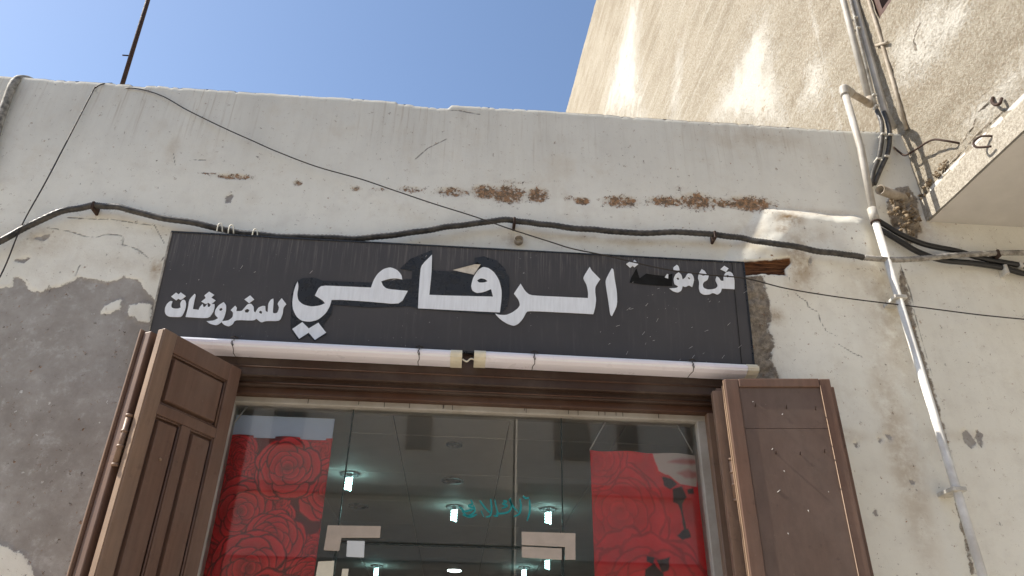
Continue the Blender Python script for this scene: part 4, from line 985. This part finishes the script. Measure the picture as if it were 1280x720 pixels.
# ================================================================== lamps inside
CZ = 3.353
def disc(name, c, r0, r1, z0, z1_, mat, parent, seg=24, close=True):
    V = []; F = []
    for (r, z) in ((r1, z0), (r1, z1_), (r0, z1_), (r0 * .82, z0 + .002)):
        for k in range(seg): V.append((c[0] + r * math.cos(2 * math.pi * k / seg), c[1] + r * math.sin(2 * math.pi * k / seg), z))
    for a in range(3):
        for k in range(seg): F.append((a * seg + k, a * seg + (k + 1) % seg, (a + 1) * seg + (k + 1) % seg, (a + 1) * seg + k))
    if close: F.append(tuple(3 * seg + k for k in range(seg)))
    return mesh(name, V, F, mat, parent, False)
def downlight(px, py, r, label, lit=None, grp=None):
    p = onZ(px, py, CZ)
    e = empty('downlight', (p[0], p[1], CZ), label, 'ceiling lamp', grp)
    disc('rim', (0, 0), r * .78, r, .0, -.012, M['ring'], e)
    if lit == 'spiral':
        pts = []
        for k in range(61):
            a = k / 60 * 2 * math.pi * 4; zz = -.035 - .105 * k / 60
            pts.append((.022 * math.cos(a), .022 * math.sin(a), zz))
        tube('bulb', pts, .0105, M['bulb'], e, 8)
        tube('socket', [(0, 0, 0), (0, 0, -.035)], .024, M['ring'], e, 12)
    elif lit == 'flat':
        disc('lens', (0, 0), r * .6, r * .75, -.012, -.022, M['bulb_dim'], e)
    return e
g1 = 'lit spiral bulbs on the shop ceiling'
downlight(437, 592, .085, 'lit spiral bulb in a downlight beside the rose fabric', 'spiral')
downlight(568, 633, .085, 'lit spiral bulb in a downlight behind the teal calligraphy', 'spiral')
downlight(685, 636, .085, 'lit spiral bulb in a downlight above the beige patch plate', 'spiral')
downlight(471, 707, .085, 'lit spiral bulb deep in the shop behind the glass door', 'spiral', g1)
downlight(655, 709, .085, 'lit spiral bulb deep in the shop behind the glass door', 'spiral', g1)
downlight(684, 697, .08, 'lit spiral bulb deep in the shop behind the glass door', 'spiral', g1)
downlight(568, 555, .062, 'small unlit downlight in the shop ceiling above the calligraphy')
downlight(566, 600, .10, 'larger unlit downlight in the shop ceiling above the calligraphy')
downlight(448, 632, .10, 'larger unlit downlight beside the rose fabric')
downlight(568, 712, .13, 'flat lit ceiling lamp deep in the shop', 'flat')
# tall shelving at the back of the shop
for i, x in enumerate((-2.3, -1.2, -.1, 1.0)):
    e = empty('display_shelf', (x, 8.6, .14), 'tall dark shelving against the back wall of the shop', 'shelf', 'shelving at the back of the shop')
    box('side_panel', (0, 0, 0), (.04, .5, 2.6), M['shelf'], e); box('side_panel', (.96, 0, 0), (1.0, .5, 2.6), M['shelf'], e)
    for k in range(6): box('shelf_board', (.04, .02, .1 + k * .49), (.96, .5, .13 + k * .49), M['shelf'], e)
    box('back_panel', (.04, .5, 0), (.96, .52, 2.6), M['frame'], e)

# ================================================================== cables and wires on the front wall
def path(pts, y): 
    n = len(pts)
    return [onY(p[0], p[1], p[2] if len(p) > 2 else y) for p in pts]
cond = empty('black_conduit', tuple(onY(640, 278, -.03)), 'thick black corrugated conduit sagging along the wall above the sign', 'cable')
ci = Matrix.Translation(tuple(-onY(640, 278, -.03)))
cpts = smooth_path(path([(-60, 322), (0, 302), (27, 286), (75, 266), (110, 257.5), (120, 257), (150, 260), (190, 269), (250, 281), (295, 290), (340, 294.5), (395, 297.5), (440, 297.5), (492, 294), (540, 287), (580, 280.5), (622, 276), (655, 277), (685, 281), (735, 287), (779, 290), (841, 290.5), (894, 293.5), (930, 298, -.06), (960, 303.5, -.11), (1010, 311.5, -.12), (1050, 317, -.11), (1080, 322, -.115)], -.060), 18)
cpts = [p + np.array([0, .004 * math.sin(i * .21), .0035 * math.sin(i * .13 + 1) + .002 * math.sin(i * .37)]) for i, p in enumerate(cpts)]
o = tube('corrugated_pipe', cpts, lambda i: .0185 + .0022 * (i % 2), M['conduit'], cond, 12, True); o.matrix_parent_inverse = ci
cp2 = smooth_path(path([(1080, 322, -.115), (1119, 324.7, -.125), (1158, 322.7, -.10), (1197, 319, -.08), (1245, 316.5, -.08), (1280, 316, -.08), (1340, 318, -.08)], -.1), 18)
o = tube('grey_section', cp2, lambda i: .0175 + .0018 * (i % 2), M['conduit_grey'], cond, 12, True); o.matrix_parent_inverse = ci
for (a, b) in ((118, 257), (643, 276.5), (893, 293.5), (1246, 317)):
    p = onY(a, b, -.06 if a < 1000 else -.08)
    o = box('clip', (p[0] - .010, -.083 if a < 1000 else -.105, p[2] - .036), (p[0] + .008, .004, p[2] + .020), M['iron'], cond, .004); o.matrix_parent_inverse = ci
for k, (a, b) in enumerate(((274, 286), (288, 288), (318, 293))):
    V = [onY(a + dx_, b + dy_, -.086) for dx_, dy_ in ((-3, 4), (-1, -5), (3, -6), (4, 4))]
    o = tube('tie', smooth_path(V, 5), .004, M['cap'], cond, 6); o.matrix_parent_inverse = ci

c1 = smooth_path(path([(1096, 275, -.05), (1106, 281, -.05), (1129, 294.5, -.06), (1158, 306, -.06), (1197, 314, -.055), (1228, 323, -.05), (1280, 332, -.05), (1340, 340, -.05)], -.05), 8)
c2 = smooth_path(path([(1098, 286, -.03), (1109, 292, -.04), (1130.5, 305, -.05), (1148, 315, -.05), (1177, 325, -.045), (1216, 329, -.04), (1255, 335, -.04), (1280, 342, -.04), (1340, 352, -.04)], -.05), 8)
e = tag(tube('power_cable', c1, .019, M['cable'], None, 10), 'black power cable under the soffit, upper of the two', 'cable', 'black cables below the neighbour')
e2 = tag(tube('power_cable', c2, .019, M['cable'], None, 10), 'black power cable under the soffit, lower of the two', 'cable', 'black cables below the neighbour')
p = onY(1257, 334, -.06); box('cable_clip', (p[0] - .012, -.068, p[2] - .05), (p[0] + .012, .004, p[2] + .02), M['clip'], e2, .003)
p = onY(1276, 331, -.06); box('cable_clip', (p[0] - .012, -.074, p[2] - .022), (p[0] + .012, .004, p[2] + .022), M['clip'], e, .003)

tag(tube('thin_wire', smooth_path(path([(150, 112, .05), (160, 110, -.006), (180, 112.5, -.01), (205, 121, -.015), (235, 138, -.02), (280, 160, -.03), (318, 177, -.035), (345, 189, -.04), (395, 208, -.05), (450, 223.5, -.06), (487, 236, -.08), (540, 254, -.11), (591, 270, -.13), (640, 287, -.16), (690, 303, -.18), (716, 311, -.19), (760, 320, -.185), (829, 336, -.185), (880, 343, -.185), (932, 348, -.18), (985, 361, -.17), (1060, 373, -.14), (1150, 384, -.12), (1220, 393, -.08), (1280, 399, -.06), (1340, 404, -.05)], 0), 6), .0042, M['wire_dark'], None, 6),
    'thin dark wire drooping from the parapet across the sign to the right', 'wire')
tag(tube('thin_wire', smooth_path(path([(140, 104, .06), (128, 105, -.006), (119, 110, -.012), (114, 118, -.014), (60, 222, -.055), (28, 280, -.07), (4, 338, -.05), (-30, 400, -.03)], 0), 6), .0045, M['wire_dark'], None, 6),
    'thin taut wire running down the wall from the parapet beside the iron pole', 'wire')
tag(tube('hose', smooth_path(path([(-22, 230, -.03), (-10, 185, -.035), (0, 150, -.035), (8, 127, -.035), (15, 108, -.03), (22, 99.5, 0.0), (33, 99, .06), (42, 103, .16)], 0), 8), .027, M['hose'], None, 12),
    'weathered grey hose bent over the parapet edge', 'hose')

# iron pole behind the parapet
pb = onY(146, 128, .18); pt = onY(185, 0, .18)
pole = empty('iron_pole', tuple(pb), 'thin rusty iron pole standing on the roof behind the parapet', 'pole')
pi = Matrix.Translation(tuple(-pb))
dirp = (pt - pb)
o = tube('shaft', [pb - dirp * .25, pb + dirp * 1.9], .0165, M['iron'], pole, 8); o.matrix_parent_inverse = pi
q = onY(161, 69.5, .18); q2 = onY(153, 69, .16)
o = tube('peg', [q, q2], .006, M['iron'], pole, 6); o.matrix_parent_inverse = pi

# ================================================================== pipes by the corner
dp0 = onY(1057, 119, -.07)
DPX, DPY = 2.745, -.12
dpipe = empty('downpipe', (DPX, DPY, 0), 'grey and white plastic downpipe running down the wall below the soffit corner', 'pipe')
di = Matrix.Translation((-DPX, -DPY, 0))
def DP(o): o.matrix_parent_inverse = di; return o
zj = onY(1091, 272, DPY)[2]; ztop = dp0[2]
x_top, x_mid, x_bot = onY(1057, 120, DPY)[0], onY(1094, 276, DPY)[0], onY(1226, 712, DPY)[0]
zb = onY(1226, 712, DPY)[2]
slope = (x_bot - x_mid) / (zb - zj)
DP(tube('upper_pipe', [(x_top, DPY, ztop), (onY(1076, 185, DPY)[0], DPY, onY(1076, 185, DPY)[2]), (x_mid, DPY, zj)], .0245, M['pvc'], dpipe, 14))
DP(tube('lower_pipe', [(x_mid, DPY, zj - .02), (x_bot, DPY, zb), (x_bot + slope * (.1 - zb), DPY, .1)], .0235, M['pvc_white'], dpipe, 14))
DP(tube('coupling', [(x_mid - .002, DPY, zj + .075), (x_mid, DPY, zj - .035)], .030, M['pvc'], dpipe, 14))
DP(tube('coupling_ring', [(x_mid, DPY, zj - .03), (x_mid, DPY, zj - .042)], .0315, M['iron'], dpipe, 14))
for zz in (3.9, 2.7, 1.4):
    xx = x_mid + slope * (zz - zj); DP(box('pipe_clip', (xx - .04, DPY - .031, zz - .012), (xx + .04, 0.003, zz + .012), M['clip'], dpipe, .003))
za_ = ztop + .005
aT = onY(1054, 0, .02); aB = onY(1088, 130, .02)
elbow_end = np.array([aB[0], .02, za_ - .03])
DP(tube('elbow_arm', [(x_top, DPY, ztop + .01), tuple(aB)], .026, M['pvc_dirty'], dpipe, 14))
DP(tube('elbow', smooth_path([(x_top, DPY, ztop - .05), (x_top, DPY, ztop), (x_top + .01, DPY + .004, ztop + .02), tuple(np.array([x_top, DPY, ztop + .01]) * .72 + aB * .28)], 5), .0335, M['pvc'], dpipe, 14))
DP(tube('riser', [tuple(aB), tuple(aT), tuple(aT + (aT - aB) * 2.5)], .026, M['pvc'], dpipe, 14))
DP(tube('elbow', [tuple(aB + np.array([0, 0, .06])), tuple(aB), tuple(aB - np.array([.05, 0.02, .0]))], .032, M['pvc_dirty'], dpipe, 12))
# second conduit with the thin cable beside it
bt, bm_ = onY(1068, 0, .0), onY(1106, 140, .0); bb = onY(1117, 160, .0)
cd = empty('riser_conduit', tuple(bm_), 'pale conduit climbing the sunlit wall corner beside the elbowed downpipe', 'pipe')
cdi = Matrix.Translation(tuple(-bm_))
def CD(o): o.matrix_parent_inverse = cdi; return o
up = (bt - bm_)
CD(tube('pipe', [tuple(bb), tuple(bm_), tuple(bt), tuple(bt + up * 2.5)], .026, M['pvc'], cd, 14))
gt, gb = onY(1063, 0, -.01), onY(1096, 138, -.01)
CD(tube('grey_cable', [tuple(gb), tuple(gt), tuple(gt + (gt - gb) * 2.5)], .013, M['conduit_grey'], cd, 8))
for t_ in (.18, .28, .88, .97):
    q = gt * (1 - t_) + gb * t_; CD(box('cable_clip', (q[0] - .012, -.032, q[2] - .008), (q[0] + .02, .02, q[2] + .008), M['clip'], cd, .003))
for pts, lab in (([(1096, 138, -.01), (1102, 153, -.03), (1102.5, 170, -.04), (1099, 195, -.04), (1092, 214, -.04), (1089, 232, -.04)], 0), ([(1105, 140, -.01), (1109, 151, -.03), (1112, 167, -.04), (1110, 190, -.04), (1101, 211, -.04), (1093, 230, -.04)], 1)):
    CD(tube('flexible_end', smooth_path(path(pts, -.04), 8), .0165, M['conduit'], cd, 10))
for (a, b) in ((1104, 168), (1113, 169), (1098, 199), (1108, 196)):
    q = onY(a, b, -.05); CD(box('cable_clip', (q[0] - .018, -.066, q[2] - .008), (q[0] + .018, -.01, q[2] + .008), M['clip'], cd, .003))
# flat raceway on the side wall
rw = empty('wall_raceway', tuple(onS(1100, 55)), 'thin beige raceway with a small bracket on the sunlit side wall', 'raceway')
rwi = Matrix.Translation(tuple(-onS(1100, 55)))
pts = [onS(a, b, .012) for a, b in ((1133, 162), (1118, 108), (1107, 70), (1100, 45), (1086, 0), (1060, -90))]
o = tube('trunking', pts, .016, M['pvc_dirty'], rw, 8); o.matrix_parent_inverse = rwi
o = tube('bracket', [onS(1095, 57, .02), onS(1109, 53, .03)], .012, M['pvc_dirty'], rw, 6); o.matrix_parent_inverse = rwi
# drain stub
s0, s1 = onY(1100, 237, -.15), onY(1140, 252, .06)
stub = empty('drain_stub', tuple(s1), 'short dirty plastic drain stub sticking out of the crumbled corner', 'pipe')
sti = Matrix.Translation(tuple(-s1))
seg = 16
dv = Vector(s0 - s1).normalized(); a_ = dv.orthogonal().normalized(); b_ = dv.cross(a_); V = []; F = []
for (r, pos) in ((.034, Vector(s1)), (.034, Vector(s0)), (.028, Vector(s0)), (.027, Vector(s0) - dv * .08)):
    for k in range(seg): V.append(pos + (a_ * math.cos(2 * math.pi * k / seg) + b_ * math.sin(2 * math.pi * k / seg)) * r)
for q in range(3):
    for k in range(seg): F.append((q * seg + k, q * seg + (k + 1) % seg, (q + 1) * seg + (k + 1) % seg, (q + 1) * seg + k))
F.append(tuple(3 * seg + k for k in range(seg)))
o = mesh('pipe', V, F, M['pvc_dirty'], stub, True); o.matrix_parent_inverse = sti
# rusty wires
tag(tube('rebar_wire', smooth_path([onY(1117, 184, .0), onY(1124, 190, -.04), onY(1132, 194, -.075), onS(1146, 186, .06), onS(1165, 175, .07), onS(1182, 176, .05), onS(1199, 179, -.01)], 5), .0075, M['iron'], None, 6), 'bent rusty wire spanning from shop wall to side wall', 'wire')
tag(tube('rebar_hook', smooth_path([onS(1246, 171, -.01), onS(1236, 170, .03), onS(1225, 171, .06), onS(1217, 178, .08), onS(1221, 184, .08), onS(1239, 183, .04)], 6), .0075, M['iron'], None, 6), 'curled rusty hook at the edge of the slab', 'hook')
rc_ = onS(1247, 126, .012)
tag(tube('iron_ring', smooth_path([onS(1241, 122, .0), onS(1240, 127, .02), onS(1244, 131, .03), onS(1250, 129, .03), onS(1252, 123, .01)], 5), .010, M['iron'], None, 8), 'small rusty iron ring set in the roughcast wall', 'ring')

# ================================================================== across the street (seen in the glass)
def far_building(x0, x1, y0, y1, H, label, wins, lower):
    e = empty('street_building', ((x0 + x1) / 2, y0, 0), label, 'building')
    inv = Matrix.Translation((-(x0 + x1) / 2, -y0, 0))
    def K(o): o.matrix_parent_inverse = inv; return o
    K(box('wall', (x0, y1, 0), (x1, y0, H), M['white_wall'], e))
    K(box('roof_parapet', (x0 - .1, y0 - .3, H + .001), (x1 + .1, y0 + .08, H + .5), M['white_wall'], e))
    for (xa, za_, w_, h_) in wins:
        wobj = K(box('window', (xa, y0 - .02, za_), (xa + w_, y0 + .03, za_ + h_), M['win_dark'], e))
        for (a, b, c_, d_) in ((xa - .06, xa, za_ - .06, za_ + h_ + .06), (xa + w_, xa + w_ + .06, za_ - .06, za_ + h_ + .06), (xa, xa + w_, za_ - .06, za_), (xa, xa + w_, za_ + h_, za_ + h_ + .06), (xa + w_ / 2 - .03, xa + w_ / 2 + .03, za_, za_ + h_)):
            box('window_frame', (a, y0 + .001, c_), (b, y0 + .07, d_), M['brownwin'], wobj)
    K(box('floor_ledge', (x0 + .01, y0 - .01, 5.75), (x1 - .01, y0 + .22, 5.95), M['roof'], e))
    if lower:
        K(box('shopfront', (x0 + .4, y0 - .01, .2), (x1 - .4, y0 + .06, 3.0), M['shop_dark'], e))
        V = [(x0 + .2, y0, 4.4), (x1 - .2, y0, 4.4), (x1 - .2, y0 + 1.7, 3.5), (x0 + .2, y0 + 1.7, 3.5)]
        V += [(a, b, c_ - .05) for a, b, c_ in V]
        K(mesh('awning', V, [(0, 1, 2, 3), (7, 6, 5, 4), (0, 4, 5, 1), (1, 5, 6, 2), (2, 6, 7, 3), (3, 7, 4, 0)], M['shop_dark'], e))
    return e
far_building(1.2, 12, -12, -20, 9.0, 'white two-storey house across the street with small windows', [(2.1, 6.6, .7, .9), (3.55, 6.9, .35, .5), (5.2, 6.4, .9, 1.2), (7.6, 6.4, .9, 1.2), (9.8, 6.4, .9, 1.2)], True)
far_building(-8.35, 1.15, -12.6, -21, 9.2, 'taller whitewashed house across the street with a dark awning', [(-6.4, 6.9, .8, 1.0), (-4.4, 6.9, .6, .8), (-1.3, 6.9, .45, .7)], True)
far_building(-19, -8.4, -12.5, -20, 9.4, 'wide pale house at the end of the opposite row', [(-17.5, 5.0, .9, 1.3), (-15, 5.0, .9, 1.3), (-12.4, 5.0, .9, 1.3), (-10, 5.0, .9, 1.3)], True)
